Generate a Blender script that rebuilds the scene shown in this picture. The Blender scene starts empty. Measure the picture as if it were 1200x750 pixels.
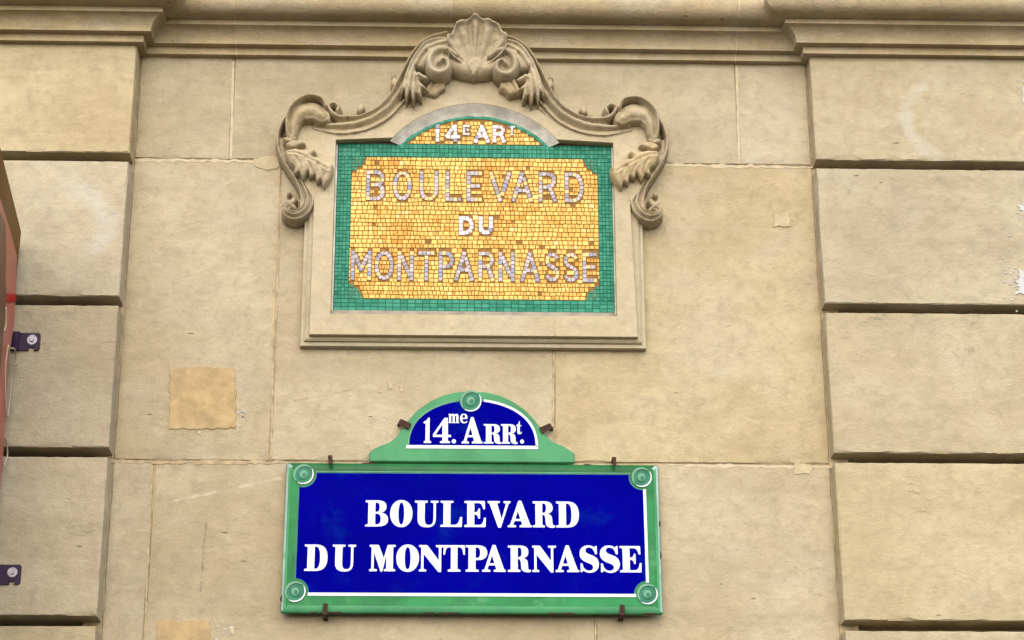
import bpy, math, random
import numpy as np
from mathutils import Vector, Matrix, noise
from mathutils.geometry import tessellate_polygon

random.seed(7)
R = math.radians
SC = bpy.context.scene
COL = SC.collection

# ------------------------------------------------------------------ camera
CAM_Z, DIST, FPX = 1.6, 5.014341, 2400.0           # eye height, metres to the wall, focal length in 1200-px-wide pixels
RT = Vector((0.99951454, -0.03102582, -0.00284300))
UP = Vector((-0.00843492, -0.35731636, 0.93394532))
FW = Vector((0.02999227, 0.93346795, 0.35740460))
cam_d = bpy.data.cameras.new('camera')
cam = bpy.data.objects.new('camera', cam_d)
COL.objects.link(cam)
m = Matrix((RT, UP, -FW)).transposed().to_4x4()
m.translation = (0, -DIST, CAM_Z)
cam.matrix_world = m
cam_d.sensor_width = 36
cam_d.lens = 36 * FPX / 1200
cam_d.clip_end = 500
SC.camera = cam

# ------------------------------------------------------------------ light
SUN_EL, SUN_AZ = 34, -5            # degrees; azimuth measured from straight in front of the wall, minus = from the left
world = bpy.data.worlds.new('World')
SC.world = world
world.use_nodes = True
wn = world.node_tree
bg = wn.nodes['Background']
sky = wn.nodes.new('ShaderNodeTexSky')
sky.sky_type = 'NISHITA'
sky.sun_disc = False
sky.sun_elevation = R(SUN_EL)
sky.sun_rotation = R(180 - SUN_AZ)
sky.air_density = 1.0
sky.dust_density = 2.0
sky.ozone_density = 1.0
wn.links.new(sky.outputs[0], bg.inputs[0])
bg.inputs[1].default_value = 0.08
sun_d = bpy.data.lights.new('sun', 'SUN')
sun_d.energy = 1.5
sun_d.angle = R(140)
sun_d.color = (1.0, 0.96, 0.90)
sun = bpy.data.objects.new('sun', sun_d)
COL.objects.link(sun)
sd = Vector((math.sin(R(SUN_AZ)) * math.cos(R(SUN_EL)), -math.cos(R(SUN_AZ)) * math.cos(R(SUN_EL)), math.sin(R(SUN_EL))))
sun.rotation_euler = sd.to_track_quat('Z', 'Y').to_euler()
sun.location = (-1, -6, 9)
SC.view_settings.view_transform = 'Standard'
SC.view_settings.look = 'None'
SC.view_settings.exposure = 1.80
SC.view_settings.gamma = 1

# ------------------------------------------------------------------ surveying: picture point -> point of the place
def at(px, py, d=0.0):
    """wall-parallel plane d metres in front of the wall"""
    v = FW + RT * ((px - 600) / FPX) - UP * ((py - 375) / FPX)
    v = v * ((DIST - d) / v.y)
    return Vector((v.x, -d, v.z + CAM_Z))

class Frame:
    """flat drawing board on the wall: level, square and metric"""
    def __init__(s, cx, cy, d, tilt=0.0):
        s.cx, s.cy, s.d, s.tilt = cx, cy, d, tilt
        s.o = at(cx, cy, d)
        s.ux = (at(cx + 40, cy, d).x - at(cx - 40, cy, d).x) / 80
        s.uz = (at(cx, cy - 40, d).z - at(cx, cy + 40, d).z) / 80
    def p(s, px, py, h=0.0):
        z = -(py - s.cy) * s.uz
        return Vector((s.o.x + (px - s.cx) * s.ux, -(s.d + h - s.tilt * z), s.o.z + z))

# ------------------------------------------------------------------ object helpers
ORG = {}
def tag(o, label=None, cat=None, group=None, kind=None):
    if label: o['label'] = label
    if cat: o['category'] = cat
    if group: o['group'] = group
    if kind: o['kind'] = kind
    return o

def thing(name, loc, label, cat, group=None):
    o = bpy.data.objects.new(name, None)
    o.empty_display_size = 0.1
    COL.objects.link(o)
    o.location = loc
    ORG[o.name] = Vector(loc)
    return tag(o, label, cat, group)

def mesh(name, verts, faces, mat, parent=None, smooth=False, org=None, mats=None, sharp=None):
    """one mesh object; verts are world points"""
    if parent is not None:
        og = ORG[parent.name]
    else:
        og = Vector(org) if org is not None else Vector((0, 0, 0))
    v = np.array([tuple(q) for q in verts], dtype=float) - np.array(og)
    me = bpy.data.meshes.new(name)
    me.from_pydata(v.tolist(), [], faces)
    if mat is not None: me.materials.append(mat)
    for mm in (mats or []): me.materials.append(mm)
    if smooth:
        me.polygons.foreach_set('use_smooth', [True] * len(me.polygons))
        if sharp: me.set_sharp_from_angle(angle=R(sharp))
    me.update()
    o = bpy.data.objects.new(name, me)
    COL.objects.link(o)
    if parent is not None: o.parent = parent
    else: o.location = og
    ORG[o.name] = og
    return o

def box_vf(x0, x1, y0, y1, z0, z1):
    v = [(x, y, z) for z in (z0, z1) for y in (y0, y1) for x in (x0, x1)]
    f = [(0, 2, 3, 1), (4, 5, 7, 6), (0, 1, 5, 4), (1, 3, 7, 5), (3, 2, 6, 7), (2, 0, 4, 6)]
    return v, f

def catmull(pts, n=8, closed=False):
    P = [np.array(p, float) for p in pts]
    if closed: P = [P[-1]] + P + P[:2]
    else: P = [2 * P[0] - P[1]] + P + [2 * P[-1] - P[-2]]
    out = []
    for i in range(1, len(P) - 2):
        a, b, c, d = P[i - 1], P[i], P[i + 1], P[i + 2]
        for k in range(n):
            t = k / n
            out.append(0.5 * (2 * b + (c - a) * t + (2 * a - 5 * b + 4 * c - d) * t * t + (3 * b - a - 3 * c + d) * t ** 3))
    if not closed: out.append(P[-2])
    return out

def area2(c):
    return sum(c[i][0] * c[(i + 1) % len(c)][1] - c[(i + 1) % len(c)][0] * c[i][1] for i in range(len(c)))

def prism(name, contours, put, h0, h1, mat, parent, bevel=0.0, smooth=False, org=None):
    """outline (plus holes) in drawing coordinates, raised from h0 to h1; put(u, v, h) gives the world point.
    bevel > 0 shrinks the top outline a little."""
    loops = []
    for k, c in enumerate(contours):
        c = [tuple(q) for q in c]
        a = area2(c)
        if (a > 0) == (k > 0): c = c[::-1]      # outer counter-clockwise, holes clockwise
        loops.append(c)
    tops = []
    for c in loops:
        if bevel:
            n = len(c); t = []
            for i in range(n):
                a, b, d = Vector(c[i - 1]), Vector(c[i]), Vector(c[(i + 1) % n])
                e1 = (b - a); e2 = (d - b)
                if e1.length < 1e-9 or e2.length < 1e-9:
                    t.append(c[i]); continue
                e1.normalize(); e2.normalize()
                n1 = Vector((-e1.y, e1.x)); n2 = Vector((-e2.y, e2.x))
                nn = n1 + n2
                L = max(nn.length_squared / 2, 0.35)
                t.append(tuple(b + nn * (bevel / L)))
            tops.append(t)
        else:
            tops.append(c)
    V, Fc = [], []
    tri = tessellate_polygon([[Vector((q[0], q[1], 0)) for q in c] for c in tops])
    flat = [q for c in tops for q in c]
    for q in flat: V.append(put(q[0], q[1], h1))
    nt = len(flat)
    for c in loops:
        for q in c: V.append(put(q[0], q[1], h1 - (bevel_h(h0, h1) if bevel else 0)))
    nb = len(V)
    if True:
        for c in loops:
            for q in c: V.append(put(q[0], q[1], h0))
    for t in tri: Fc.append(tuple(t))
    s = 0
    for c in loops:
        n = len(c)
        for i in range(n):
            j = (i + 1) % n
            if bevel: Fc.append((s + i, s + j, nt + s + j, nt + s + i))
            Fc.append((nt + s + i, nt + s + j, nb + s + j, nb + s + i))
        s += n
    # one consistent outward orientation: the front must look towards the street (-y)
    def nrm(f):
        a, b, c = (Vector(V[f[i]]) for i in range(3))
        return (b - a).cross(c - a)
    front = [f for f in Fc[:len(tri)]]
    Fc2 = [f if nrm(f).y < 0 else f[::-1] for f in front]
    side = Fc[len(tri):]
    # side orientation from the drawing direction
    o = Vector(put(0, 0, 0)); ex = Vector(put(1, 0, 0)) - o; ey = Vector(put(0, 1, 0)) - o; eh = Vector(put(0, 0, 1)) - o
    flip = ex.cross(ey).dot(eh) > 0
    Fc2 += [f if not flip else f[::-1] for f in side]
    return mesh(name, V, Fc2, mat, parent, smooth=smooth, org=org, sharp=35 if smooth else None)

def bevel_h(h0, h1):
    return min(0.004, (h1 - h0) * 0.5)

def sweep(name, path, w, t, mat, parent=None, side=Vector((1, 0, 0)), org=None):
    """flat bar w wide and t thick along a 3-D path"""
    P = [Vector(p) for p in path]; V = []; Fc = []
    for i, p in enumerate(P):
        d = (P[min(i + 1, len(P) - 1)] - P[max(i - 1, 0)]).normalized()
        s = (side - d * side.dot(d)).normalized()
        u = d.cross(s).normalized()
        for a, b in ((-1, -1), (1, -1), (1, 1), (-1, 1)):
            V.append(p + s * (a * w / 2) + u * (b * t / 2))
    for i in range(len(P) - 1):
        for k in range(4):
            a, b = i * 4 + k, i * 4 + (k + 1) % 4
            Fc.append((a, b, b + 4, a + 4))
    Fc.append((3, 2, 1, 0)); e = (len(P) - 1) * 4
    Fc.append((e, e + 1, e + 2, e + 3))
    return mesh(name, V, Fc, mat, parent, org=org)

def tube(path, r, n=8):
    P = [Vector(p) for p in path]; V = []; Fc = []
    for i, p in enumerate(P):
        d = (P[min(i + 1, len(P) - 1)] - P[max(i - 1, 0)]).normalized()
        s = d.orthogonal().normalized() if i == 0 else (s - d * s.dot(d)).normalized()
        u = d.cross(s)
        for k in range(n):
            a = 2 * math.pi * k / n
            V.append(p + s * (r * math.cos(a)) + u * (r * math.sin(a)))
    for i in range(len(P) - 1):
        for k in range(n):
            a, b = i * n + k, i * n + (k + 1) % n
            Fc.append((a, b, b + n, a + n))
    Fc.append(tuple(range(n))[::-1]); Fc.append(tuple(range((len(P) - 1) * n, len(P) * n)))
    return V, Fc

# ------------------------------------------------------------------ materials
class NT:
    def __init__(s, name):
        s.m = bpy.data.materials.new(name); s.m.use_nodes = True
        s.t = s.m.node_tree; s.b = s.t.nodes['Principled BSDF']
    def n(s, kind, **kw):
        q = s.t.nodes.new('ShaderNode' + kind)
        for k, v in kw.items(): setattr(q, k, v)
        return q
    def link(s, a, b): s.t.links.new(a, b)
    def math(s, op, a, b=None, c=None, clamp=False):
        q = s.n('Math', operation=op, use_clamp=clamp)
        for i, v in enumerate((a, b, c)):
            if v is None: continue
            if isinstance(v, (int, float)): q.inputs[i].default_value = v
            else: s.link(v, q.inputs[i])
        return q.outputs[0]
    def mix(s, f, a, b, mode='MIX'):
        q = s.n('Mix', data_type='RGBA', blend_type=mode)
        for i, v in ((0, f), (6, a), (7, b)):
            if isinstance(v, (int, float)): q.inputs[i].default_value = v
            elif isinstance(v, tuple): q.inputs[i].default_value = (*v[:3], 1)
            else: s.link(v, q.inputs[i])
        return q.outputs[2]
    def ramp(s, f, a, b, lo=0.0, hi=1.0):
        q = s.n('MapRange', interpolation_type='SMOOTHSTEP')
        s.link(f, q.inputs[0]); q.inputs[1].default_value = a; q.inputs[2].default_value = b
        q.inputs[3].default_value = lo; q.inputs[4].default_value = hi
        return q.outputs[0]
    def noise(s, vec, scale, detail=4, rough=0.55, dist=0.0):
        q = s.n('TexNoise'); q.inputs['Scale'].default_value = scale; q.inputs['Detail'].default_value = detail
        q.inputs['Roughness'].default_value = rough; q.inputs['Distortion'].default_value = dist
        s.link(vec, q.inputs['Vector']); return q.outputs['Fac']
    def mapping(s, vec, sc=(1, 1, 1), loc=(0, 0, 0)):
        q = s.n('Mapping'); q.inputs['Scale'].default_value = sc; q.inputs['Location'].default_value = loc
        s.link(vec, q.inputs['Vector']); return q.outputs[0]
    def bump(s, h, strength, dist):
        q = s.n('Bump'); q.inputs['Strength'].default_value = strength; q.inputs['Distance'].default_value = dist
        s.link(h, q.inputs['Height']); s.link(q.outputs[0], s.b.inputs['Normal'])
        return q

def stone(name, light=(0.378, 0.316, 0.203), dark=(0.320, 0.258, 0.155), grey=(0.350, 0.300, 0.218),
          greys=0.5, rings=(), bumps=1.0, tone=0.12, band=0.26, lines=()):
    """weathered limestone: blotches, level bedding, pits, grey weathering; rings = wiped grey arcs (x, z, radius, width, side x, side z, strength)"""
    k = NT(name)
    pos = k.n('NewGeometry').outputs['Position']
    rnd = k.n('ObjectInfo').outputs['Random']
    off = k.n('CombineXYZ'); 
    for i in range(3): k.link(k.math('MULTIPLY', rnd, 13.0 + 7 * i), off.inputs[i])
    add = k.n('VectorMath', operation='ADD'); k.link(pos, add.inputs[0]); k.link(off.outputs[0], add.inputs[1])
    v = add.outputs[0]
    n1 = k.noise(v, 3.0, 5, 0.6, 0.3)
    n2 = k.noise(k.mapping(v, (1.8, 4, 15)), 1.0, 6, 0.62, 0.5)
    nm = k.noise(k.mapping(v, (1, 1, 1.35), (3, 1, 9)), 12, 8, 0.68, 0.4)
    n3 = k.noise(v, 34, 6, 0.7, 0.3)
    n4 = k.noise(k.mapping(v, (16, 16, 34)), 1.0, 6, 0.72, 0.8)
    n5 = k.noise(k.mapping(v, (1, 1, 1.6), (5, 3, 1)), 4.5, 4, 0.6)
    c = k.mix(k.ramp(n1, 0.34, 0.66), dark, light)
    c = k.mix(k.math('MULTIPLY', k.ramp(nm, 0.40, 0.68), 0.50), c, tuple(x * 0.84 for x in dark))
    c = k.mix(k.math('MULTIPLY', k.ramp(n2, 0.45, 0.68), band), c, tuple(x * 0.72 for x in dark))
    c = k.mix(k.math('MULTIPLY', k.ramp(n5, 0.48, 0.70), greys), c, grey)
    c = k.mix(k.math('MULTIPLY', k.ramp(n4, 0.52, 0.72), 0.34), c, tuple(min(1, x * 1.22) for x in light))
    c = k.mix(k.math('MULTIPLY', k.ramp(n3, 0.44, 0.72), 0.40), c, tuple(x * 0.62 for x in dark))
    # small pits and hairline flaws
    vor = k.n('TexVoronoi'); vor.inputs['Scale'].default_value = 17
    k.link(k.mapping(v, (0.8, 1, 1.7)), vor.inputs['Vector'])
    sel = k.ramp(k.noise(v, 7, 2), 0.60, 0.66)
    pit = k.math('MULTIPLY', k.ramp(vor.outputs['Distance'], 0.13, 0.05), sel)
    fl = k.math('ABSOLUTE', k.math('SUBTRACT', k.noise(k.mapping(v, (6, 6, 16), (2, 8, 4)), 1.0, 6, 0.65, 1.2), 0.5))
    fl = k.math('MULTIPLY', k.ramp(fl, 0.007, 0.001), k.ramp(k.noise(v, 4.5, 2), 0.66, 0.74))
    hole = k.math('MAXIMUM', pit, fl)
    c = k.mix(k.math('MULTIPLY', hole, 0.38), c, tuple(x * 0.35 for x in dark))
    for (rx, rz, rad, wd, sx, sz, st) in rings:
        sp = k.n('SeparateXYZ'); k.link(pos, sp.inputs[0])
        dx = k.math('SUBTRACT', sp.outputs[0], rx); dz = k.math('SUBTRACT', sp.outputs[2], rz)
        wob = k.math('MULTIPLY', k.math('SUBTRACT', k.noise(pos, 9, 3), 0.5), 0.05)
        ds = k.math('ADD', k.math('SQRT', k.math('ADD', k.math('MULTIPLY', dx, dx), k.math('MULTIPLY', dz, dz))), wob)
        ring = k.ramp(k.math('ABSOLUTE', k.math('SUBTRACT', ds, rad)), wd, wd * 0.2)
        half = k.ramp(k.math('ADD', k.math('MULTIPLY', dx, sx), k.math('MULTIPLY', dz, sz)), -0.02, 0.05)
        msk = k.math('MULTIPLY', k.math('MULTIPLY', ring, half), k.ramp(k.noise(pos, 16, 4), 0.25, 0.55))
        c = k.mix(k.math('MULTIPLY', msk, st), c, (0.42, 0.405, 0.355))
    for (ax, az, bx2, bz2, wd, col, st) in lines:
        sp = k.n('SeparateXYZ'); k.link(pos, sp.inputs[0])
        wob = k.math('MULTIPLY', k.math('SUBTRACT', k.noise(pos, 14, 3), 0.5), 0.02)
        px_ = k.math('SUBTRACT', k.math('ADD', sp.outputs[0], wob), ax); pz_ = k.math('SUBTRACT', sp.outputs[2], az)
        ex, ez = bx2 - ax, bz2 - az; L2 = ex * ex + ez * ez
        t_ = k.math('DIVIDE', k.math('ADD', k.math('MULTIPLY', px_, ex), k.math('MULTIPLY', pz_, ez)), L2, clamp=True)
        qx = k.math('SUBTRACT', px_, k.math('MULTIPLY', t_, ex)); qz = k.math('SUBTRACT', pz_, k.math('MULTIPLY', t_, ez))
        ds = k.math('SQRT', k.math('ADD', k.math('MULTIPLY', qx, qx), k.math('MULTIPLY', qz, qz)))
        msk = k.math('MULTIPLY', k.ramp(ds, wd, wd * 0.2), k.ramp(k.noise(pos, 30, 4), 0.38, 0.6))
        c = k.mix(k.math('MULTIPLY', msk, st), c, col)
    # each block has its own tone
    tn = k.math('ADD', k.math('MULTIPLY', rnd, tone), 1 - tone / 2)
    k.link(k.math('ADD', k.math('MULTIPLY', k.math('FRACT', k.math('MULTIPLY', rnd, 7.3)), 0.22), 0.86), (hsv := k.n('HueSaturation')).inputs['Saturation']); k.link(c, hsv.inputs['Color']); k.link(tn, hsv.inputs['Value'])
    k.link(hsv.outputs[0], k.b.inputs['Base Color'])
    k.b.inputs['Roughness'].default_value = 0.9
    k.b.inputs['Specular IOR Level'].default_value = 0.25
    h = k.math('ADD', k.math('ADD', k.math('MULTIPLY', n3, 0.7), k.math('MULTIPLY', nm, 0.45)), k.math('MULTIPLY', n4, 0.45))
    h = k.math('ADD', h, k.math('MULTIPLY', k.noise(v, 150, 4, 0.7), 0.42))
    h = k.math('SUBTRACT', h, k.math('MULTIPLY', hole, 1.2))
    k.bump(h, 0.55 * bumps, 0.008)
    return k.m

def plain(name, col, rough=0.5, spec=0.5, var=0.15, scale=30, metallic=0.0, bump=0.0, attr=None, coat=0.0, dirt=None):
    k = NT(name)
    pos = k.n('NewGeometry').outputs['Position']
    n = k.noise(pos, scale, 5, 0.6)
    if attr:
        q = k.n('Attribute', attribute_name=attr); base = q.outputs['Color']
        c = k.mix(k.math('MULTIPLY', k.ramp(n, 0.35, 0.7), var), base, k.mix(1.0, base, (0.6, 0.55, 0.5), 'MULTIPLY'))
    else:
        c = k.mix(k.ramp(n, 0.3, 0.7), tuple(x * (1 - var) for x in col), tuple(min(1, x * (1 + var)) for x in col))
    if dirt:
        c = k.mix(k.math('MULTIPLY', k.ramp(k.noise(pos, 9, 6, 0.7), 0.52, 0.75), dirt[1]), c, dirt[0])
    k.link(c, k.b.inputs['Base Color'])
    k.link(k.ramp(k.noise(pos, scale * 0.5, 4), 0.3, 0.7, max(0.03, rough * 0.8), min(1, rough * 1.2)), k.b.inputs['Roughness'])
    k.b.inputs['Specular IOR Level'].default_value = spec
    k.b.inputs['Metallic'].default_value = metallic
    k.b.inputs['Coat Weight'].default_value = coat
    k.b.inputs['Coat Roughness'].default_value = 0.08
    if bump: k.bump(k.noise(pos, scale * 1.5, 5, 0.65), bump, 0.004)
    return k.m

def rg(px, py, r_px, w_px, sx, sz, st, d):
    a = at(px, py, d); s = at(px + 1, py, d).x - a.x
    return (a.x, a.z, r_px * s, w_px * s, sx, sz, st)

PL, PR = 0.066, 0.048          # how far the two pilasters stand out
def ln(ax, ay, bx, by, w, col, st):
    a, b = at(ax, ay), at(bx, by)
    return (a.x, a.z, b.x, b.z, w * 0.0023, col, st)
M_wall = stone('limestone_wall', lines=(ln(243, 603, 236, 692, 2.2, (0.12, 0.10, 0.075), 0.6), ln(180, 592, 330, 560, 3.0, (0.46, 0.41, 0.31), 0.6),
                                        ln(345, 470, 420, 455, 2.0, (0.22, 0.17, 0.10), 0.5), ln(700, 465, 840, 470, 5, (0.24, 0.20, 0.14), 0.35)))
M_pil = stone('limestone_pilaster', light=(0.390, 0.327, 0.210), dark=(0.335, 0.270, 0.163), grey=(0.360, 0.311, 0.225), greys=0.35,
              rings=(rg(85, 262, 42, 18, 0.8, 0.25, 0.42, PL), rg(1112, 142, 50, 12, -0.9, 0.1, 0.40, PR), rg(72, 475, 1, 66, 0.0, 0.0, 0.55, PL)))
M_corn = stone('limestone_cornice', light=(0.385, 0.302, 0.172), dark=(0.315, 0.238, 0.120), grey=(0.36, 0.31, 0.235), greys=0.4, tone=0.05, band=0.1)
M_carv = stone('limestone_carved', light=(0.390, 0.314, 0.192), dark=(0.322, 0.252, 0.145), grey=(0.355, 0.302, 0.212), greys=0.7, tone=0.05, band=0.08, bumps=0.85)
M_frame = stone('limestone_frame', light=(0.410, 0.346, 0.232), dark=(0.372, 0.308, 0.198), grey=(0.385, 0.336, 0.250), greys=0.5, tone=0.03, band=0.12, bumps=0.7)
M_mortar = plain('mortar_cream', (0.335, 0.262, 0.158), 0.95, 0.2, 0.25, 40, bump=0.5)
M_mortar_l = plain('mortar_pale', (0.405, 0.335, 0.225), 0.95, 0.2, 0.12, 40, bump=0.4)
M_patch = plain('mortar_ochre', (0.335, 0.245, 0.125), 0.95, 0.2, 0.20, 22, bump=0.7, dirt=((0.38, 0.30, 0.175), 0.7))
M_patch_l = plain('mortar_ochre_pale', (0.372, 0.305, 0.19), 0.95, 0.2, 0.12, 30, bump=0.5)
M_wpaint = plain('white_paint', (0.40, 0.395, 0.375), 0.8, 0.4, 0.06, 40, bump=0.5)
M_plaster = plain('arch_plaster', (0.50, 0.475, 0.42), 0.85, 0.4, 0.25, 22, bump=0.5, dirt=((0.26, 0.25, 0.23), 0.8))
M_bead = plain('grey_mortar', (0.24, 0.215, 0.17), 0.9, 0.2, 0.2, 30, bump=0.4)
M_grout = plain('mosaic_grout', (0.21, 0.105, 0.026), 0.9, 0.2, 0.25, 60)
M_gold = plain('gold_tile', (1, 1, 1), 0.25, 0.06, 0.12, 200, attr='tint')
M_green_t = plain('green_tile', (1, 1, 1), 0.25, 0.06, 0.25, 60, attr='tint')
M_let_t = plain('white_tile', (1, 1, 1), 0.25, 0.06, 0.15, 200, attr='tint')
M_blue = plain('blue_enamel', (0.0002, 0.0001, 0.165), 0.16, 0.003, 0.10, 8, dirt=((0.0008, 0.014, 0.17), 0.7))
M_white = plain('white_enamel', (0.43, 0.46, 0.49), 0.16, 0.5, 0.03, 14)
M_green = plain('green_enamel', (0.018, 0.150, 0.046), 0.16, 0.06, 0.26, 8, dirt=((0.090, 0.265, 0.135), 0.8))
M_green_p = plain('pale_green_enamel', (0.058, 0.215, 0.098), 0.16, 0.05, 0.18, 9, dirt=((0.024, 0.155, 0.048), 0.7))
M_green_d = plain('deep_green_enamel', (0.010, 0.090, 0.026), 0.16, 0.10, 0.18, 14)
M_hi = plain('rim_highlight_enamel', (0.24, 0.34, 0.31), 0.2, 0.15, 0.25, 5, dirt=((0.035, 0.16, 0.055), 1.0))  # glossy highlight along the plate rim, painted in as a pale colour
M_teal = plain('teal_enamel', (0.022, 0.125, 0.072), 0.2, 0.10, 0.2, 30)
M_teal_p = plain('pale_teal_enamel', (0.105, 0.235, 0.150), 0.2, 0.10, 0.1, 30)
M_steel = plain('plate_back', (0.05, 0.045, 0.04), 0.7, 0.3, 0.3, 60)
M_rust = plain('rusty_iron', (0.040, 0.016, 0.009), 0.85, 0.3, 0.45, 180, bump=0.6)
M_purple = plain('violet_black_paint', (0.020, 0.007, 0.030), 0.4, 0.25, 0.25, 60)
M_zinc = plain('zinc_bolt', (0.35, 0.34, 0.38), 0.35, 0.5, 0.2, 150, metallic=0.8)
M_brown = plain('brown_sign_frame', (0.13, 0.068, 0.018), 0.6, 0.1, 0.2, 18)
M_pink = plain('faded_red_panel', (0.33, 0.105, 0.072), 0.5, 0.4, 0.12, 12)
M_maroon = plain('brown_print', (0.10, 0.045, 0.02), 0.5, 0.4, 0.15, 12)
M_red = plain('red_print', (0.34, 0.006, 0.008), 0.45, 0.4, 0.1, 20)
M_cream = plain('cream_tubing', (0.36, 0.29, 0.20), 0.5, 0.4, 0.08, 20)

# ------------------------------------------------------------------ ground
k = NT('pavement_asphalt')
pos = k.n('NewGeometry').outputs['Position']
c = k.mix(k.ramp(k.noise(pos, 2, 6), 0.3, 0.7), (0.036, 0.034, 0.030), (0.052, 0.048, 0.042))
k.link(c, k.b.inputs['Base Color']); k.b.inputs['Roughness'].default_value = 0.9
k.bump(k.noise(pos, 90, 4), 0.4, 0.004)
v, f = box_vf(-150, 150, -150, 150, -0.2, 0.0)
tag(mesh('pavement', v, f, k.m), kind='structure')

# ------------------------------------------------------------------ the stone facade
XL = at(150, 200, PL).x       # right edge of the left pilaster
XR = at(957, 200, PR).x       # left edge of the right pilaster
X0, X1 = -2.6, 2.9
Z_CORN = at(600, 72, 0).z     # underside of the cornice on the wall
facade = thing('stone_facade', (0.1, 0, 0), 'pale beige limestone building wall of large dressed blocks carrying both street name signs', 'building')
for a, b, z in ((X0, -2.0, 5.2), (XL - 0.045, XR + 0.045, 5.2), (2.25, X1, 5.2)):
    v, f = box_vf(a, b, 0.004, 0.40, 0.0, z)
    mesh('wall_core', v, f, M_mortar, facade)
for a, b in ((-2.0, XL - 0.046), (XR + 0.046, 2.25)):
    v, f = box_vf(a, b, 0.055, 0.40, Z_CORN + 0.02, 5.2)
    mesh('wall_core', v, f, M_mortar, facade)

def block(x0, x1, z0, z1, d, depth, mat, parent, name='stone_block', chip=0.006, bev=0.0018, res=0.018):
    """dressed stone with a faintly uneven face and worn, chipped arrises"""
    nx = max(2, int((x1 - x0) / res)); nz = max(2, int((z1 - z0) / res))
    V = []; Fc = []
    sd_ = random.random() * 50
    for j in range(nz + 1):
        for i in range(nx + 1):
            x = x0 + (x1 - x0) * i / nx; z = z0 + (z1 - z0) * j / nz
            e = 0.0
            nn = noise.noise(Vector((x * 3 + sd_, 0, z * 4))) * 0.0012 + noise.noise(Vector((x * 14 + sd_, 3, z * 20))) * 0.0005
            y = -d + nn
            ch = max(0, noise.noise(Vector((x * 11 + sd_, 7, z * 11))) - 0.18) * chip * 3.2 + abs(noise.noise(Vector((x * 45, 9 + sd_, z * 45)))) * chip * 0.35
            if i == 0: x += bev + ch * 0.8
            if i == nx: x -= bev + ch * 0.8
            if j == 0: z += bev + ch
            if j == nz: z -= bev + ch * 0.6
            V.append((x, y, z))
    W = nx + 1
    for j in range(nz):
        for i in range(nx):
            Fc.append((j * W + i, j * W + i + 1, (j + 1) * W + i + 1, (j + 1) * W + i))
    ring = [(i, 0) for i in range(nx)] + [(nx, j) for j in range(nz)] + [(i, nz) for i in range(nx, 0, -1)] + [(0, j) for j in range(nz, 0, -1)]
    b0 = len(V)
    for (i, j) in ring:
        x = x0 + (x1 - x0) * i / nx; z = z0 + (z1 - z0) * j / nz
        ch = abs(noise.noise(Vector((x * 30 + sd_, 5, z * 30)))) * chip * 0.8
        V.append((x, -d + bev * 0.9 + ch, z))
    for (i, j) in ring:
        V.append((x0 + (x1 - x0) * i / nx, -d + depth, z0 + (z1 - z0) * j / nz))
    n = len(ring)
    for q in range(n):
        r = (q + 1) % n
        a, b = ring[q][1] * W + ring[q][0], ring[r][1] * W + ring[r][0]
        Fc.append((b, a, b0 + q, b0 + r))
        Fc.append((b0 + r, b0 + q, b0 + n + q, b0 + n + r))
    return mesh(name, V, Fc, mat, parent, smooth=True, sharp=28)

def zat(py, d, px=600):       # height of a level line seen at py in the middle of its own place
    return at(px, py, d).z
G = 0.0022                     # half a joint
zc = [zat(190, 0, 556), zat(542, 0, 556)]
rows = [(zc[0], Z_CORN + 0.02, [at(272, 130).x, at(528, 130).x, at(864, 130).x]),
        (zc[1], zc[0], [at(322, 400).x, at(649, 430).x]),
        (zc[1] - 0.78, zc[1], [at(175, 640).x, at(698, 730).x]),
        (zc[1] - 1.56, zc[1] - 0.78, [-0.45, 0.55]),
        (0.0, zc[1] - 1.56, [-0.8, 0.2, 0.75])]
for (za, zb, js) in rows:
    xs = [XL + 0.0015] + js + [XR - 0.0015]
    for a, b in zip(xs[:-1], xs[1:]):
        block(a + G, b - G, za + G, zb - G, 0.0, 0.02, M_wall, facade)
# bare wall on either outer side and above the cornice
for a, b in ((X0, -2.0), (2.25, X1)):
    z = 0.0
    while z < 4.2:
        block(a, b, z + G, min(z + 0.6, Z_CORN) - G, 0.0, 0.02, M_wall, facade, res=0.08); z += 0.6
for a, b in ((X0, -1.5), (-1.5, -0.4), (-0.4, 0.7), (0.7, 1.8), (1.8, X1)):
    block(a + G, b - G, Z_CORN + 0.26, 5.2, 0.01, 0.02, M_wall, facade, res=0.08)

# pilasters: channelled blocks on a core
def pilaster(xa, xb, proj, inner, pys, pxm):
    v, f = box_vf(*((xa, xb - 0.046) if inner == 'R' else (xa + 0.046, xb)), 0.05, 0.40, 0.0, Z_CORN + 0.018)
    p = mesh('pilaster', v, f, M_pil, facade)
    gap = 0.026
    zt = Z_CORN + 0.012
    zs = [at(pxm, y, proj).z for y in pys]
    while zs[-1] > 0.5: zs.append(zs[-1] - 0.385)
    for zb in zs:
        block(xa, xb, zb, zt, proj, proj + 0.045, M_pil, p, chip=0.011, bev=0.0016)
        zt = zb - gap
    block(xa, xb, 0.0, zt, proj, proj + 0.045, M_pil, p)
    return p
pilaster(-2.0, XL, PL, 'R', (178.5, 347, 524, 721.5), 130)
pilaster(XR, 2.25, PR, 'L', (187, 355.5, 530.5, 727), 990)

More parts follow.
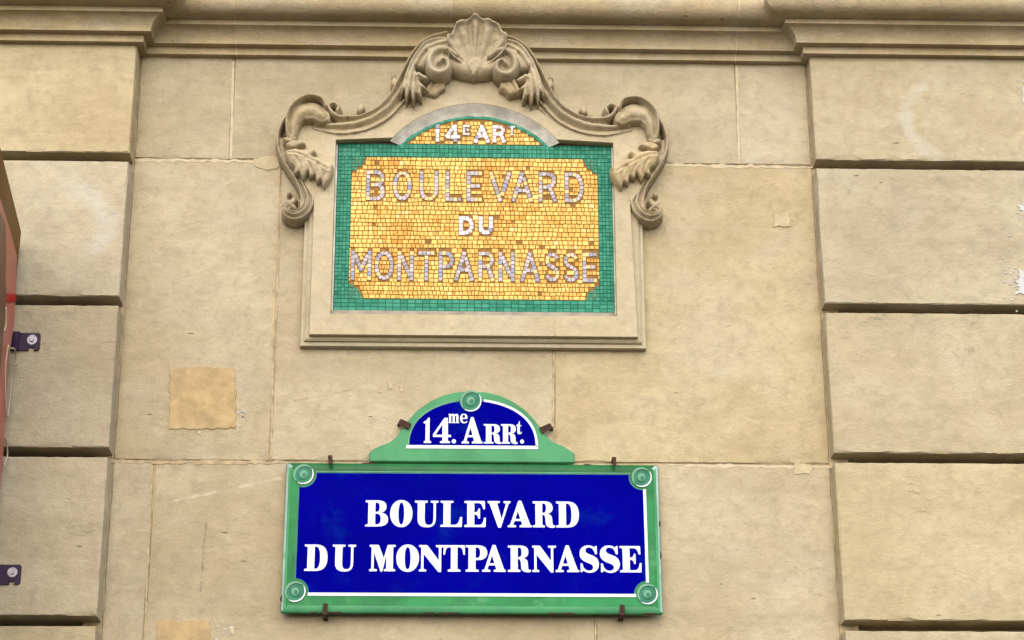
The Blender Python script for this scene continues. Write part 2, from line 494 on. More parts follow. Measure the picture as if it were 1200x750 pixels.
# cornice: one profile (out, up) mitred round both pilasters, cut into the stones one can see
def arc(cx, cz, r, a0, a1, n):
    return [(cx + r * math.cos(R(a0 + (a1 - a0) * i / n)), cz + r * math.sin(R(a0 + (a1 - a0) * i / n))) for i in range(n + 1)]
PROF = [(-0.004, 0.0), (0.020, 0.0), (0.020, 0.0195), (0.021, 0.0207), (0.042, 0.0212), (0.042, 0.027)]
PROF += [(0.077 - 0.035 * math.cos(R(t)), 0.028 + 0.034 * math.sin(R(t))) for t in (0, 12, 24, 36, 48, 60, 72, 84)]
PROF += [(0.0755, 0.0622), (0.0755, 0.0755), (0.077, 0.0765), (0.101, 0.0772)]
PROF += arc(0.101, 0.1112, 0.034, -90, 90, 16)
PROF += [(0.082, 0.150), (0.082, 0.176), (0.05, 0.20), (0.012, 0.26), (-0.02, 0.262)]
def cornice_path(d):
    return [(X0, PL * 0 + d), (-2.0 - d, d), (-2.0 - d, PL + d), (XL + d, PL + d), (XL + d, d), (XR - d, d), (XR - d, PR + d), (2.25 + d, PR + d), (2.25 + d, d), (X1, d)]
def cornice_piece(name, xa, xb, mat, inset=0.0, parent=facade, ia=0, ib=9, step=0.05):
    rows_ = []
    for (d, z) in PROF:
        P = cornice_path(d - inset)
        pts = []
        if xa is not None: pts.append((xa, P[ia][1]))
        for q in range(ia + (1 if xa is not None else 0), ib + 1):
            pts.append(P[q])
        if xb is not None: pts[-1] = (xb, pts[-1][1])
        rows_.append([(x, -y, Z_CORN + z) for x, y in pts])
    # subdivide lengthwise so the arrises can wander a little
    fine = []
    for i, rw in enumerate(rows_):
        o = []
        for a, b in zip(rw[:-1], rw[1:]):
            L = max(abs(rows_[0][rw.index(a)][0] - rows_[0][rw.index(b)][0]), abs(a[1] - b[1]))
            n = max(1, int(L / step))
            for t in range(n):
                o.append([a[c_] + (b[c_] - a[c_]) * t / n for c_ in range(3)])
        o.append(list(rw[-1]))
        for q in o:
            w = noise.noise(Vector((q[0] * 9, i * 0.35, 2))) * 0.0011 + noise.noise(Vector((q[0] * 40, i * 1.3, 5))) * 0.0005
            q[1] += w; q[2] += w * 0.7
        fine.append(o)
    n = len(fine[0]); V = [q for o in fine for q in o]; Fc = []
    for i in range(len(fine) - 1):
        for j in range(n - 1):
            Fc.append((i * n + j, i * n + j + 1, (i + 1) * n + j + 1, (i + 1) * n + j))
    # close the two cut ends
    Fc.append(tuple(i * n for i in range(len(fine))))
    Fc.append(tuple(i * n + n - 1 for i in reversed(range(len(fine)))))
    return mesh(name, V, Fc, mat, parent, smooth=True, sharp=24)
cj = [at(276, 45, 0.05).x, at(529, 45, 0.05).x, at(863, 45, 0.05).x]
g = 0.0016
cornice_piece('cornice', None, cj[0] - g, M_corn, ib=5)
cornice_piece('cornice', cj[0] + g, cj[1] - g, M_corn, ia=4, ib=5)
cornice_piece('cornice', cj[1] + g, cj[2] - g, M_corn, ia=4, ib=5)
cornice_piece('cornice', cj[2] + g, None, M_corn, ia=4, ib=9)
for x in cj:
    cornice_piece('mortar_joint', x - g, x + g, M_mortar_l, inset=0.0006, ia=4, ib=5)

# repairs and splashes on the wall (thin skins, parts of the facade)
def skin(name, pts, d, th, mat, jag=2.0, px0=None):
    P = []
    for a, b in zip(pts, pts[1:] + pts[:1]):
        n = max(2, int(math.hypot(b[0] - a[0], b[1] - a[1]) / 3))
        for t in range(n):
            P.append((a[0] + (b[0] - a[0]) * t / n + random.uniform(-jag, jag) * 0.5, a[1] + (b[1] - a[1]) * t / n + random.uniform(-jag, jag) * 0.5))
    return prism(name, [P], lambda u, v_, h: at(u, v_, d) + Vector((0, -h, 0)), -0.001, th, mat, facade, bevel=0.3)
def pointing(p0, p1, w, mat, var=0.6, th=0.0007, brk=0.0):
    n = max(3, int(math.dist(p0, p1) / 2.5)); A = []; B = []; sd_ = random.random() * 90
    dx, dy = p1[0] - p0[0], p1[1] - p0[1]; L = math.hypot(dx, dy); nx_, ny_ = -dy / L, dx / L
    for i in range(n + 1):
        t = i / n; x, y = p0[0] + dx * t, p0[1] + dy * t
        wa = w * (0.5 + var * noise.noise(Vector((i * 0.31, sd_, 0)))); wb = w * (0.5 + var * noise.noise(Vector((i * 0.31, sd_, 7))))
        wa, wb = max(wa, 0.25), max(wb, 0.25)
        A.append((x + nx_ * wa, y + ny_ * wa)); B.append((x - nx_ * wb, y - ny_ * wb))
    return prism('mortar_joint', [A + B[::-1]], lambda u, v_, h: at(u, v_, 0.0) + Vector((0, -h, 0)), -0.003, th, mat, facade)
pointing((273.5, 72), (270.5, 186), 3.0, M_mortar_l, 0.25)
pointing((863, 76), (866.5, 192), 3.0, M_mortar_l, 0.25)
pointing((158, 187.5), (336, 189.5), 3.2, M_mortar_l, 0.9)
pointing((770, 193.2), (953, 196.5), 3.0, M_mortar_l, 0.9)
pointing((126, 541), (335, 542), 3.6, M_mortar, 0.8)
pointing((780, 545), (975, 547.5), 2.6, M_mortar_l, 0.9)
pointing((648.9, 405), (648.0, 500), 2.4, M_mortar, 0.5)
pointing((322, 262), (318, 540), 2.6, M_mortar, 0.7)
pointing((178, 545), (169, 760), 2.6, M_mortar, 0.6)
pointing((698, 722), (698, 760), 2.2, M_mortar, 0.5)
for q in ((272, 476, 5, 6), (230, 505, 6, 4), (268, 735, 8, 9)):
    skin('paint_splash', [(q[0], q[1]), (q[0] + q[2], q[1] - 1), (q[0] + q[2] * 0.7, q[1] + q[3]), (q[0] + 1, q[1] + q[3] * 0.6)], PR if q[0] > 900 else 0.0, 0.0016, M_mortar_l, 2.5)
skin('mortar_patch', [(199, 432), (236, 430), (275, 432), (277, 467), (276, 502), (240, 503), (198, 503), (199, 465)], 0.0, 0.0028, M_patch)
skin('mortar_patch', [(185, 728), (246, 727), (248, 760), (184, 760)], 0.0, 0.0028, M_patch)
skin('mortar_patch', [(907, 251), (925, 250), (926, 265), (907, 266)], 0.0, 0.0022, M_patch_l)
skin('mortar_patch', [(930, 543), (949, 544), (953, 549), (949, 556), (930, 556)], 0.0, 0.0022, M_patch_l)
skin('mortar_patch', [(298, 186), (312, 183), (328, 184), (327, 197), (312, 200), (300, 196)], 0.0, 0.0022, M_patch_l)
def splat(cx, cy, rx, ry, d, seed, name='paint_splash'):
    P = []
    for i in range(60):
        t = 2 * math.pi * i / 60
        r = 0.62 + 0.55 * noise.noise(Vector((math.cos(t) * 1.7, math.sin(t) * 1.7, seed))) + 0.28 * noise.noise(Vector((math.cos(t) * 6, math.sin(t) * 6, seed + 5)))
        P.append((cx + rx * max(r, 0.1) * math.cos(t), cy + ry * max(r, 0.1) * math.sin(t)))
    return prism(name, [P], lambda u, v_, h: at(u, v_, d) + Vector((0, -h, 0)), -0.002, 0.0022, M_wpaint, facade, bevel=0.25)
splat(1205, 334, 24, 26, PR, 3.1)
splat(1206, 96, 14, 40, PR, 8.4)
splat(1201, 243, 11, 8, PR, 12.2)
fv, ff = [], []
for (cx, cy, rx, ry, n_) in ((1190, 320, 16, 40, 34), (1196, 95, 7, 36, 16), (1192, 244, 8, 10, 8), (283, 482, 9, 14, 14), (262, 738, 14, 9, 16)):
    for _ in range(n_):
        x, y = random.gauss(cx, rx * 0.5), random.gauss(cy, ry * 0.5); r_ = random.uniform(0.5, 1.7)
        d_ = PR if cx > 900 else 0.0
        b0 = len(fv); m_ = 7
        for hh, kq in ((0.0018, 0.75), (-0.001, 1.0)):
            for i in range(m_):
                t = 2 * math.pi * i / m_; q = r_ * kq * (1 + 0.4 * math.sin(i * 5.3 + x))
                fv.append(at(x + q * math.cos(t), y + q * 0.8 * math.sin(t), d_) + Vector((0, -hh, 0)))
        ff.append(tuple(range(b0, b0 + m_)))
        ff += [(b0 + i, b0 + m_ + i, b0 + m_ + (i + 1) % m_, b0 + (i + 1) % m_) for i in range(m_)]
tag(mesh('paint_flecks', fv, ff, M_wpaint, facade), kind='stuff')
for q in ((443, 450, 4, 10), (455, 447, 4, 9), (468, 452, 5, 8)):
    skin('mortar_patch', [(q[0], q[1]), (q[0] + q[2], q[1]), (q[0] + q[2], q[1] + q[3]), (q[0], q[1] + q[3])], 0.0, 0.0018, M_patch_l, 2)

# ------------------------------------------------------------------ the carved frame
FS = Frame(556, 267, 0.045)
FT = Frame(556, 267, 0.02)
frame = thing('carved_stone_frame', at(556, 404, 0.02), 'carved stone frame with shell, scrolls and leaves around the mosaic sign', 'frame')
MX = 1107.0
def mir(pts, dy=2.0):
    return [(MX - p[0], p[1] + dy) + tuple(p[2:]) for p in pts]
U_T = [(357, 404), (357, 248), (375, 248), (375, 380), (736, 380), (736, 248), (754, 248), (754, 404)]
prism('outer_moulding', [U_T], FT.p, -0.021, 0.0, M_frame, frame, bevel=0.6)
FT2 = Frame(556, 267, 0.03)
prism('cove_moulding', [[(361.5, 397.5), (361.5, 246), (376, 246), (376, 381), (735, 381), (735, 246), (749.5, 246), (749.5, 397.5)]], FT2.p, -0.012, 0.0, M_frame, frame, bevel=2.0)
up = [(367, 236), (354, 215), (343, 195), (337, 170), (345, 141), (366, 138), (400, 148), (425, 146), (448, 135), (464, 119), (476, 101), (487, 84), (502, 74), (524, 76)]
outer = [(367, 391)] + up + [(556, 80)] + mir(up)[::-1] + [(745, 391)]
CX, CY, RA = 556.0, 260.0, 128.0          # the arch of the mosaic
def arcpx(r, half, n=40):
    a = math.asin(min(1, half / r))
    return [(CX + r * math.sin(-a + 2 * a * i / n), CY - r * math.cos(-a + 2 * a * i / n)) for i in range(n + 1)]
def splay(n=48):
    """inner and outer edge of the arch splay"""
    A, B = [], []
    for i, q in enumerate(arcpx(RA + 0.5, 86.5, n)):
        t = -1 + 2 * i / n
        rx, ry = (q[0] - CX) / (RA + 0.5), (q[1] - CY) / (RA + 0.5)
        k_ = abs(t) ** 4
        dx, dy = rx * (1 - k_) + math.copysign(1, t) * k_, ry * (1 - k_)
        L = math.hypot(dx, dy); w = 13.5 - 4.0 * abs(t) ** 1.5 + 5 * k_
        A.append(q); B.append((q[0] + dx / L * w, min(q[1] + dy / L * w, 164.6)))
    return A, B
inn, out_ = splay()
ao = [p for p in out_ if p[1] < 163]
hole = [(391, 367)] + [(391, 164)] + ao + [(721, 164)] + [(721, 367)]
def putS(u, v_, h): return FS.p(u, v_, h)
nb = len(outer)
slab = prism('frame_slab', [outer, hole], putS, -0.046, 0.0, M_frame, frame, bevel=0.5)
# joint of the slab at the lower right
FMo = Frame(556, 267, 0.022)
v = [FS.p(648.2, 370, 0.0004), FS.p(649.4, 370, 0.0004), FS.p(649.4, 390.5, 0.0004), FS.p(648.2, 390.5, 0.0004)]
v += [q + Vector((0, 0.003, 0)) for q in v]
mesh('mortar_joint', v, [(0, 1, 2, 3), (0, 4, 5, 1), (1, 5, 6, 2), (2, 6, 7, 3), (3, 7, 4, 0)], M_mortar, frame)
# plaster splay of the arch
V = []; Fc = []
for i, (a, b) in enumerate(zip(inn, out_)):
    for t in range(5):
        s = t / 4
        V.append(FS.p(a[0] + (b[0] - a[0]) * s, a[1] + (b[1] - a[1]) * s, -0.026 + 0.0265 * s ** 1.4 + noise.noise(Vector((i * 0.35, t, 0))) * 0.0012))
for i in range(48):
    for t in range(4):
        Fc.append((i * 5 + t, (i + 1) * 5 + t, (i + 1) * 5 + t + 1, i * 5 + t + 1))
mesh('arch_reveal', V, [f_[::-1] for f_ in Fc], M_plaster, frame, smooth=True)
# mortar beads round the panel
for nm, a, b in (('left', (390.5, 366), (393.4, 170)), ('right', (718.8, 366.5), (721.6, 170)), ('sill', (391, 368.2), (721, 363.8))):
    v = [FMo.p(a[0], a[1], -0.004), FMo.p(b[0], a[1], -0.004), FMo.p(b[0], b[1], -0.004), FMo.p(a[0], b[1], -0.004)]
    q = 0.0035
    v += [FMo.p(a[0], a[1], q), FMo.p(b[0], a[1], q - 0.002), FMo.p(b[0], b[1], q - 0.002), FMo.p(a[0], b[1], q)]
    mesh('mortar_bead', v, [(4, 5, 6, 7), (0, 1, 5, 4), (1, 2, 6, 5), (2, 3, 7, 6), (3, 0, 4, 7)], M_plaster if nm != 'sill' else M_bead, frame)

# --- carved relief: each piece is a sculpted height field on its own bed
def _segdist(U, V_, path):
    best = np.full(U.shape, 1e9); sg = np.zeros(U.shape); par = np.zeros(U.shape)
    n = len(path) - 1
    for i in range(n):
        a = path[i]; b = path[i + 1]; d = b - a; L2 = float(d @ d) + 1e-9
        t = np.clip(((U - a[0]) * d[0] + (V_ - a[1]) * d[1]) / L2, 0, 1)
        ex = U - a[0] - t * d[0]; ey = V_ - a[1] - t * d[1]
        q = ex * ex + ey * ey
        m_ = q < best
        best[m_] = q[m_]; par[m_] = (i + t[m_]) / n
        sg[m_] = np.sign(d[0] * ey[m_] - d[1] * ex[m_])
    return np.sqrt(best), sg, par
def p_roll(t): return np.sqrt(np.clip(1 - t * t, 0, 1))
def p_band(t):                                    # lip, hollow, fat roll, lip
    e = np.clip(1 - np.abs(t) ** 10, 0, 1) ** 0.5
    return e * (0.62 + 0.30 * np.cos((t - 0.22) * 4.6) + 0.16 * np.exp(-((t + 0.86) / 0.13) ** 2) + 0.10 * np.exp(-((t - 0.88) / 0.12) ** 2))
def p_stem(t):
    e = np.clip(1 - np.abs(t) ** 6, 0, 1) ** 0.5
    return e * (0.78 + 0.22 * np.cos(t * 7.5))
def p_hood(t):                                    # raised outer rim, then a swelling
    e = np.clip(1 - np.abs(t) ** 8, 0, 1) ** 0.5
    return e * (0.60 + 0.38 * np.cos(np.clip((t - 0.15) * 1.9, -3, 3)) + 0.2 * np.exp(-((np.abs(t) - 0.84) / 0.10) ** 2))
def rib(path, hw, H, prof=p_roll, n=8, flip=1, lift=0.0):
    P = [p[:2] for p in catmull(path, n)]
    hw = np.array(hw, float) if hasattr(hw, '__len__') else np.array([hw, hw], float)
    Hh = np.array(H, float) if hasattr(H, '__len__') else np.array([H, H], float)
    def f(U, V_):
        d, s, t = _segdist(U, V_, P)
        w = np.interp(t, np.linspace(0, 1, len(hw)), hw)
        h = np.interp(t, np.linspace(0, 1, len(Hh)), Hh)
        q = d / w
        r = h * prof(np.clip(q * s * flip, -1, 1)) + lift
        return np.where(q < 1, np.maximum(r, 0.002), -1.0)
    return f
def inside(U, V_, poly):
    c = np.zeros(U.shape, bool)
    for (x0, y0), (x1, y1) in zip(poly, poly[1:] + poly[:1]):
        if y0 == y1: continue
        m_ = ((y0 > V_) != (y1 > V_)) & (U < (x1 - x0) * (V_ - y0) / (y1 - y0) + x0)
        c ^= m_
    return c
def blob(poly, H, w, veins=(), vd=0.25, slope=None, smooth=True, edge=2.2):
    poly = [tuple(p) for p in (catmull(poly, 4, True) if smooth else poly)]
    def f(U, V_):
        d, _, _ = _segdist(U, V_, [np.array(p) for p in poly + poly[:1]])
        i = inside(U, V_, poly)
        q = np.clip(d / w, 0, 1); e = np.clip(d / edge, 0, 1)
        h = H * (0.62 * np.sqrt(np.clip(1 - (1 - e) ** 2, 0, 1)) + 0.38 * np.sqrt(np.clip(1 - (1 - q) ** 2, 0, 1)))
        if slope is not None:
            h = h * np.clip(1 + slope[2] * ((U - slope[0][0]) * slope[1][0] + (V_ - slope[0][1]) * slope[1][1]), 0.25, 1.8)
        for vn in veins:
            dv, _, tv = _segdist(U, V_, [np.array(p) for p in catmull(vn, 5)])
            h = h - H * vd * np.exp(-(dv / 1.1) ** 2) + H * vd * 0.35 * np.exp(-((dv - 2.6) / 1.3) ** 2)
        return np.where(i, np.maximum(h, 0.003), -1.0)
    return f
def cut(poly):
    poly = [tuple(p) for p in poly]
    def f(U, V_): return inside(U, V_, poly)
    f.cut = True
    return f
def p_dish(t):                                    # leaf ribbon: high rolled outer rim, dished body, lower inner edge
    e = np.clip(1 - np.abs(t) ** 12, 0, 1) ** 0.5
    return e * (0.66 + 0.34 * np.exp(-((t + 0.86) / 0.14) ** 2) - 0.12 * np.exp(-((t + 0.55) / 0.2) ** 2) + 0.22 * np.exp(-((t - 0.25) / 0.38) ** 2) - 0.10 * np.clip(t - 0.5, 0, 1) + 0.05 * np.cos(t * 13))
def relief(name, bx, strokes, base, dref, res=0.9, mat=None, amp=0.0026):
    u = np.arange(bx[0], bx[2] + res, res); w = np.arange(bx[1], bx[3] + res, res)
    U, V_ = np.meshgrid(u, w)
    H = np.full(U.shape, -1.0)
    for f_ in strokes:
        if getattr(f_, 'cut', False): H = np.where(f_(U, V_), -1.0, H)
        else: H = np.maximum(H, f_(U, V_))
    # soften the tool marks a touch inside the shape
    M = H > 0
    Hs = np.where(M, H, 0)
    K = M.astype(float)
    for _ in range(1):
        A = Hs.copy(); B = K.copy()
        for ax, sft in ((0, 1), (0, -1), (1, 1), (1, -1)):
            A += np.roll(Hs, sft, ax) * 0.5; B += np.roll(K, sft, ax) * 0.5
        Hs = np.where(M, A / np.maximum(B, 1e-6), 0)
    cell = M[:-1, :-1] | M[1:, :-1] | M[:-1, 1:] | M[1:, 1:]
    need = np.zeros(M.shape, bool)
    for a in (0, 1):
        for b in (0, 1):
            need[a:a + cell.shape[0], b:b + cell.shape[1]] |= cell
    idx = -np.ones(M.shape, int); idx[need] = np.arange(need.sum())
    V = []
    for j, i in zip(*np.nonzero(need)):
        p = at(u[i], w[j], dref)
        h = Hs[j, i] if M[j, i] else -0.002
        if M[j, i]:
            h += noise.noise(Vector((u[i] * 0.16, w[j] * 0.16, 1.5))) * amp + noise.noise(Vector((u[i] * 0.5, w[j] * 0.5, 4))) * amp * 0.4
        V.append((p.x, -(base + h * 0.98), p.z))
    Fc = []
    for j, i in zip(*np.nonzero(cell)):
        Fc.append((idx[j, i], idx[j + 1, i], idx[j + 1, i + 1], idx[j, i + 1]))
    # skirt back to the bed
    edges = {}
    for f_ in Fc:
        for a, b in zip(f_, f_[1:] + f_[:1]):
            if (b, a) in edges: del edges[(b, a)]
            else: edges[(a, b)] = 1
    low = {}
    for (a, b) in list(edges):
        for q in (a, b):
            if q not in low:
                low[q] = len(V); V.append((V[q][0], min(0.004, V[q][1] + 0.08), V[q][2]))
        Fc.append((b, a, low[a], low[b]))
    return mesh(name, V, Fc, mat or M_carv, frame, smooth=True)

def side_pieces(T, fl):
    """T maps left-hand drawing points to this side; fl = +1 left, -1 right (keeps cross-sections the right way round)"""
    def bxs(b):
        q = T([(b[0], b[1]), (b[2], b[3])])
        return (min(q[0][0], q[1][0]), q[0][1], max(q[0][0], q[1][0]), q[1][1])
    relief('scroll_band', bxs((362, 36, 534, 165)), [
        rib(T([(370, 147), (398, 149), (425, 145), (448, 134), (464, 118), (476, 100), (486, 83), (497, 67), (512, 56), (528, 50)]),
            [5, 8.5, 9, 9, 9, 9.5, 10, 11, 11, 9], [0.030, 0.034, 0.036, 0.038, 0.04, 0.045, 0.05, 0.05, 0.05, 0.045], p_band, flip=-fl),
        rib(T([(396, 137), (420, 138), (441, 130), (456, 117), (467, 98), (477, 79), (488, 62), (504, 50), (524, 44)]), [1.4, 2.2, 2.2, 2.4, 2.6, 2.2], [0.032, 0.042, 0.05, 0.058, 0.062, 0.06], p_roll),
        rib(T([(404, 139), (394, 137), (387, 131), (385, 125), (391, 122), (397, 126), (395, 132)]), [2.4, 3.4, 3.2, 2.6], 0.038, p_roll),
        blob(T([(458, 95), (461, 89), (466, 91), (468, 97), (463, 101), (459, 99)]), 0.02, 3),
        blob(T([(459, 86), (462, 84), (463, 88), (460, 89)]), 0.014, 2),
        blob(T([(419, 122), (424, 119), (427, 124), (423, 128), (419, 127)]), 0.010, 3),
        rib(T([(468, 131), (474, 125), (480, 124), (487, 128)]), [1.5, 2.4, 1.5], 0.02, p_roll),
    ], 0.030, 0.05)
    relief('acanthus_leaf', bxs((460, 38, 540, 130)), [
        blob(T([(528, 46), (514, 46.5), (500, 51), (490, 60), (482, 72), (476, 86), (472, 98), (468.5, 112), (473.5, 106), (476, 119), (480.5, 109), (484.5, 121), (487.5, 110), (495, 117), (494, 105),
                (503, 105), (495, 98.5), (490.5, 95), (499, 95.5), (505, 92.5), (498, 88), (488, 83), (487, 79.5), (498, 82), (506, 79), (511, 70), (517, 63), (530, 57)]), 0.046, 12,
             veins=[T([(524, 53), (508, 57), (496, 66), (488, 80), (483, 95), (480, 112)]), T([(500, 62), (491, 78), (488, 92), (489, 108)]), T([(511, 62), (503, 72), (499, 79)]), T([(490, 92), (497, 96)])], vd=0.20, smooth=False, edge=1.6),
        rib(T([(528, 47), (514, 47.5), (500, 52), (491, 61), (483, 73), (477, 87), (473, 99), (470, 109)]), [2, 2.6, 2.8, 2.6, 2.2, 1.2], [0.044, 0.050, 0.052, 0.050, 0.046, 0.03], p_roll),
    ], 0.052, 0.080)
    relief('volute', bxs((494, 50, 536, 94)), [
        rib(T([(534, 64), (524, 58), (513, 59), (505, 66), (503, 76), (508, 85), (518, 87), (525, 81), (524, 73), (518, 71), (514, 76)]), [4, 5, 5.5, 5.5, 5, 4.4, 3.6, 3], [0.038, 0.044, 0.048, 0.050, 0.050, 0.050, 0.052], p_roll),
        blob(T([(507, 66), (519, 61), (528, 72), (521, 85), (509, 82)]), 0.030, 5),
    ], 0.064, 0.092)
    relief('leaf_flap', bxs((490, 76, 530, 118)), [
        blob(T([(508, 80), (503, 94), (496, 110), (503, 112), (510, 114), (516, 109), (522, 105), (522, 98), (527, 92), (523, 83), (516, 78)]), 0.022, 4,
             veins=[T([(515, 82), (510, 96), (503, 110)])], vd=0.25, slope=((510, 95), (0.3, -0.2), 0.03)),
    ], 0.042, 0.055)
    relief('end_volute', bxs((322, 110, 392, 176)), [
        rib(T([(378, 137), (367, 132), (353, 134), (345, 145), (343, 157), (340, 166)]), [10, 12.5, 11.5, 8, 6, 4], [0.050, 0.056, 0.054, 0.048, 0.04, 0.03], p_hood, flip=-fl),
        rib(T([(382, 128), (377, 119), (364, 116), (350, 121), (339, 132), (336, 147), (338, 160)]), [1.6, 2.6, 2.8, 2.6, 2.2, 2], [0.05, 0.058, 0.060, 0.056, 0.048, 0.036], p_roll),
        blob(T([(331, 162), (336, 160), (342, 163), (345, 160), (349, 163), (341, 168), (334, 167)]), 0.034, 3),
    ], 0.034, 0.06)
    relief('hanging_scroll', bxs((320, 118, 376, 268)), [
        rib(T([(343, 124), (333, 136), (327, 150), (325, 165), (329, 181), (338, 197), (347, 211), (353, 227), (352, 240)]), [1.5, 2.2, 2.4, 2.6, 2.6, 2.2, 1.6], [0.022, 0.03, 0.034, 0.036, 0.04, 0.044, 0.04], p_roll),
        rib(T([(329, 160), (332, 178), (341, 195), (351, 209), (358, 222), (361, 236), (356, 247), (346, 253), (337, 251), (334, 245), (339, 240), (345, 243)]),
            [2.5, 4.5, 6, 7, 7.4, 7.4, 7, 6.4, 5.4, 4.6, 3.4, 2.4], [0.022, 0.032, 0.036, 0.038, 0.042, 0.048, 0.054, 0.058, 0.056, 0.05, 0.046], p_stem, flip=-fl),
        rib(T([(366, 216), (370, 225), (367, 236)]), [2, 3.2, 2], 0.036, p_roll),
        blob(T([(334, 229), (338, 231), (343, 227), (347, 229), (345, 235), (338, 237), (333, 234)]), 0.020, 2.5),
        blob(T([(335.5, 220), (339, 219.5), (340, 223), (336.5, 224)]), 0.012, 2),
    ], 0.012, 0.045)
    relief('acanthus_leaf', bxs((328, 156, 394, 224)), [
        blob(T([(334, 168), (345, 163), (356, 165), (358, 169), (349, 172), (340, 174)]), 0.030, 3.5),
        blob(T([(334, 176), (347, 174), (358, 176), (367, 173), (371, 178), (366, 183), (376, 185), (384, 190), (391, 193), (390, 203), (386, 212), (379, 220), (376, 212), (371, 215), (369, 206),
                (363, 209), (361, 202), (355, 211), (351, 203), (344, 205), (345, 197), (339, 192), (335, 184)]), 0.040, 10,
             veins=[T([(338, 180), (352, 183), (368, 191), (384, 200)]), T([(346, 185), (352, 194), (355, 207)]), T([(357, 187), (364, 196), (369, 210)]), T([(372, 194), (379, 204), (379, 216)])], vd=0.13, smooth=False, edge=1.6),
    ], 0.040, 0.065)
side_pieces(lambda p: p, 1)
side_pieces(mir, -1)
# the shell in the middle
def shell_f(U, V_):
    cx, cy = 557.0, 80.0
    dx = U - cx; dy = cy - V_
    r = np.hypot(dx, dy); th = np.degrees(np.arctan2(dx, dy))
    kx = [-64, -56, -48, -41, -35, -24, -14, -5, 5, 14, 20, 28, 36, 48, 64]
    kr = [34, 40, 45, 50, 48.5, 56, 55, 60.5, 60, 57, 56, 58.5, 53.5, 51, 38]
    Rm = np.interp(th, kx, kr)
    q = r / Rm
    fl = np.cos(np.radians((th + 3.5 * np.sin(th / 9.0)) * 360 / 21.0)); fl = np.sign(fl) * np.abs(fl) ** 0.7
    h = 0.020 + 0.034 * q ** 1.6 + 0.0085 * fl * np.clip(q * 1.5 - 0.25, 0, 1) + 0.012 * np.exp(-((q - 0.965) / 0.028) ** 2)
    return np.where((q < 1) & (np.abs(th) < 64), h, -1.0)
relief('shell', (505, 12, 610, 96), [shell_f], 0.055, 0.10)
relief('saddle', (500, 50, 612, 100), [
    rib([(520, 66), (534, 74), (548, 78), (557, 79), (567, 78), (580, 74), (594, 68)], [8, 10, 10, 9.5, 10, 10, 8], 0.034, p_roll),
    blob([(545, 72), (552, 67), (560, 67), (567, 72), (565, 80), (559, 86), (555, 90), (551, 86), (546, 80)], 0.040, 8),
], 0.055, 0.085)

# ------------------------------------------------------------------ the mosaic sign
FM = Frame(556, 267, 0.020)
mosaic = thing('mosaic_street_sign', at(556, 365, 0.02), 'gold mosaic sign with green tile border in the carved stone frame', 'sign')
panel = [(392.5, 366)] + [(392.5, 167.5), (CX - 91, 167.5)] + arcpx(RA + 1.5, 91.5, 40) + [(CX + 91, 167.5), (719.5, 167.5), (719.5, 366)]
prism('grout_bed', [panel], FM.p, -0.018, 0.0, M_grout, mosaic)
M_grout_g = plain('green_grout', (0.016, 0.085, 0.055), 0.9, 0.2, 0.25, 60)
gb = [(392.8, 365.5), (392.8, 168), (719.2, 168), (719.2, 365.5)]
gh = [(411, 350), (411, 184.4), (701, 184.4), (701, 350)]
prism('border_bed', [gb, gh], FM.p, -0.001, 0.0006, M_grout_g, mosaic)

class Tiles:
    def __init__(s): s.v, s.f, s.c = [], [], []
    def quad(s, P, col, h=0.0022, shrink=0.42):
        """tile from four drawing corners (in order)"""
        c = (sum(p[0] for p in P) / 4, sum(p[1] for p in P) / 4)
        b = len(s.v); tilt = (random.gauss(0, 0.00018), random.gauss(0, 0.00018)); hh = h + random.gauss(0, 0.00025)
        bot = [(p[0] - (p[0] - c[0]) * 0.03, p[1] - (p[1] - c[1]) * 0.03) for p in P]
        for p in bot: s.v.append(FM.p(p[0], p[1], 0.0))
        for p in P:
            dx, dy = p[0] - c[0], p[1] - c[1]; L = math.hypot(dx, dy) + 1e-6
            k_ = max(0.3, 1 - shrink / L)
            s.v.append(FM.p(c[0] + dx * k_, c[1] + dy * k_, hh + dx * tilt[0] * 0.3 + dy * tilt[1] * 0.3))
        fs = [(b + 4, b + 5, b + 6, b + 7)] + [(b + i, b + (i + 1) % 4, b + 4 + (i + 1) % 4, b + 4 + i) for i in range(4)]
        a = area2(P)
        if a > 0: fs = [f_[::-1] for f_ in fs]
        s.f += fs; s.c += [col] * 5
    def build(s, name, mat, parent, kind=None):
        # make sure the tile faces look to the street
        o = mesh(name, s.v, s.f, mat, parent)
        at_ = o.data.attributes.new('tint', 'FLOAT_COLOR', 'FACE')
        at_.data.foreach_set('color', [q for c in s.c for q in (*c, 1.0)])
        if kind: o['kind'] = kind
        return o
def gold_col(x, y):
    w = noise.noise(Vector((x * 0.018, y * 0.024, 3.0))) + 0.5 * noise.noise(Vector((x * 0.06, y * 0.07, 8.0)))
    t = max(0, min(1, 0.36 + 0.75 * w + random.gauss(0, 0.24)))
    a, b = (0.68, 0.455, 0.130), (0.52, 0.25, 0.045)
    if random.random() < 0.05: a = (0.68, 0.52, 0.22)
    return tuple(a[i] + (b[i] - a[i]) * t for i in range(3))
def green_col():
    t = random.random()
    a, b = (0.014, 0.150, 0.092), (0.042, 0.230, 0.150)
    return tuple(a[i] + (b[i] - a[i]) * t for i in range(3))
def white_col(kind):
    if kind == 'w': a, b = (0.50, 0.47, 0.47), (0.66, 0.63, 0.63)
    else: a, b = (0.25, 0.228, 0.255), (0.46, 0.41, 0.41)
    t = random.random(); q = tuple(a[i] + (b[i] - a[i]) * t for i in range(3))
    if random.random() < 0.09: q = (0.24, 0.25, 0.36)
    elif kind == 'l' and random.random() < 0.18: q = (0.58, 0.44, 0.20)
    return q

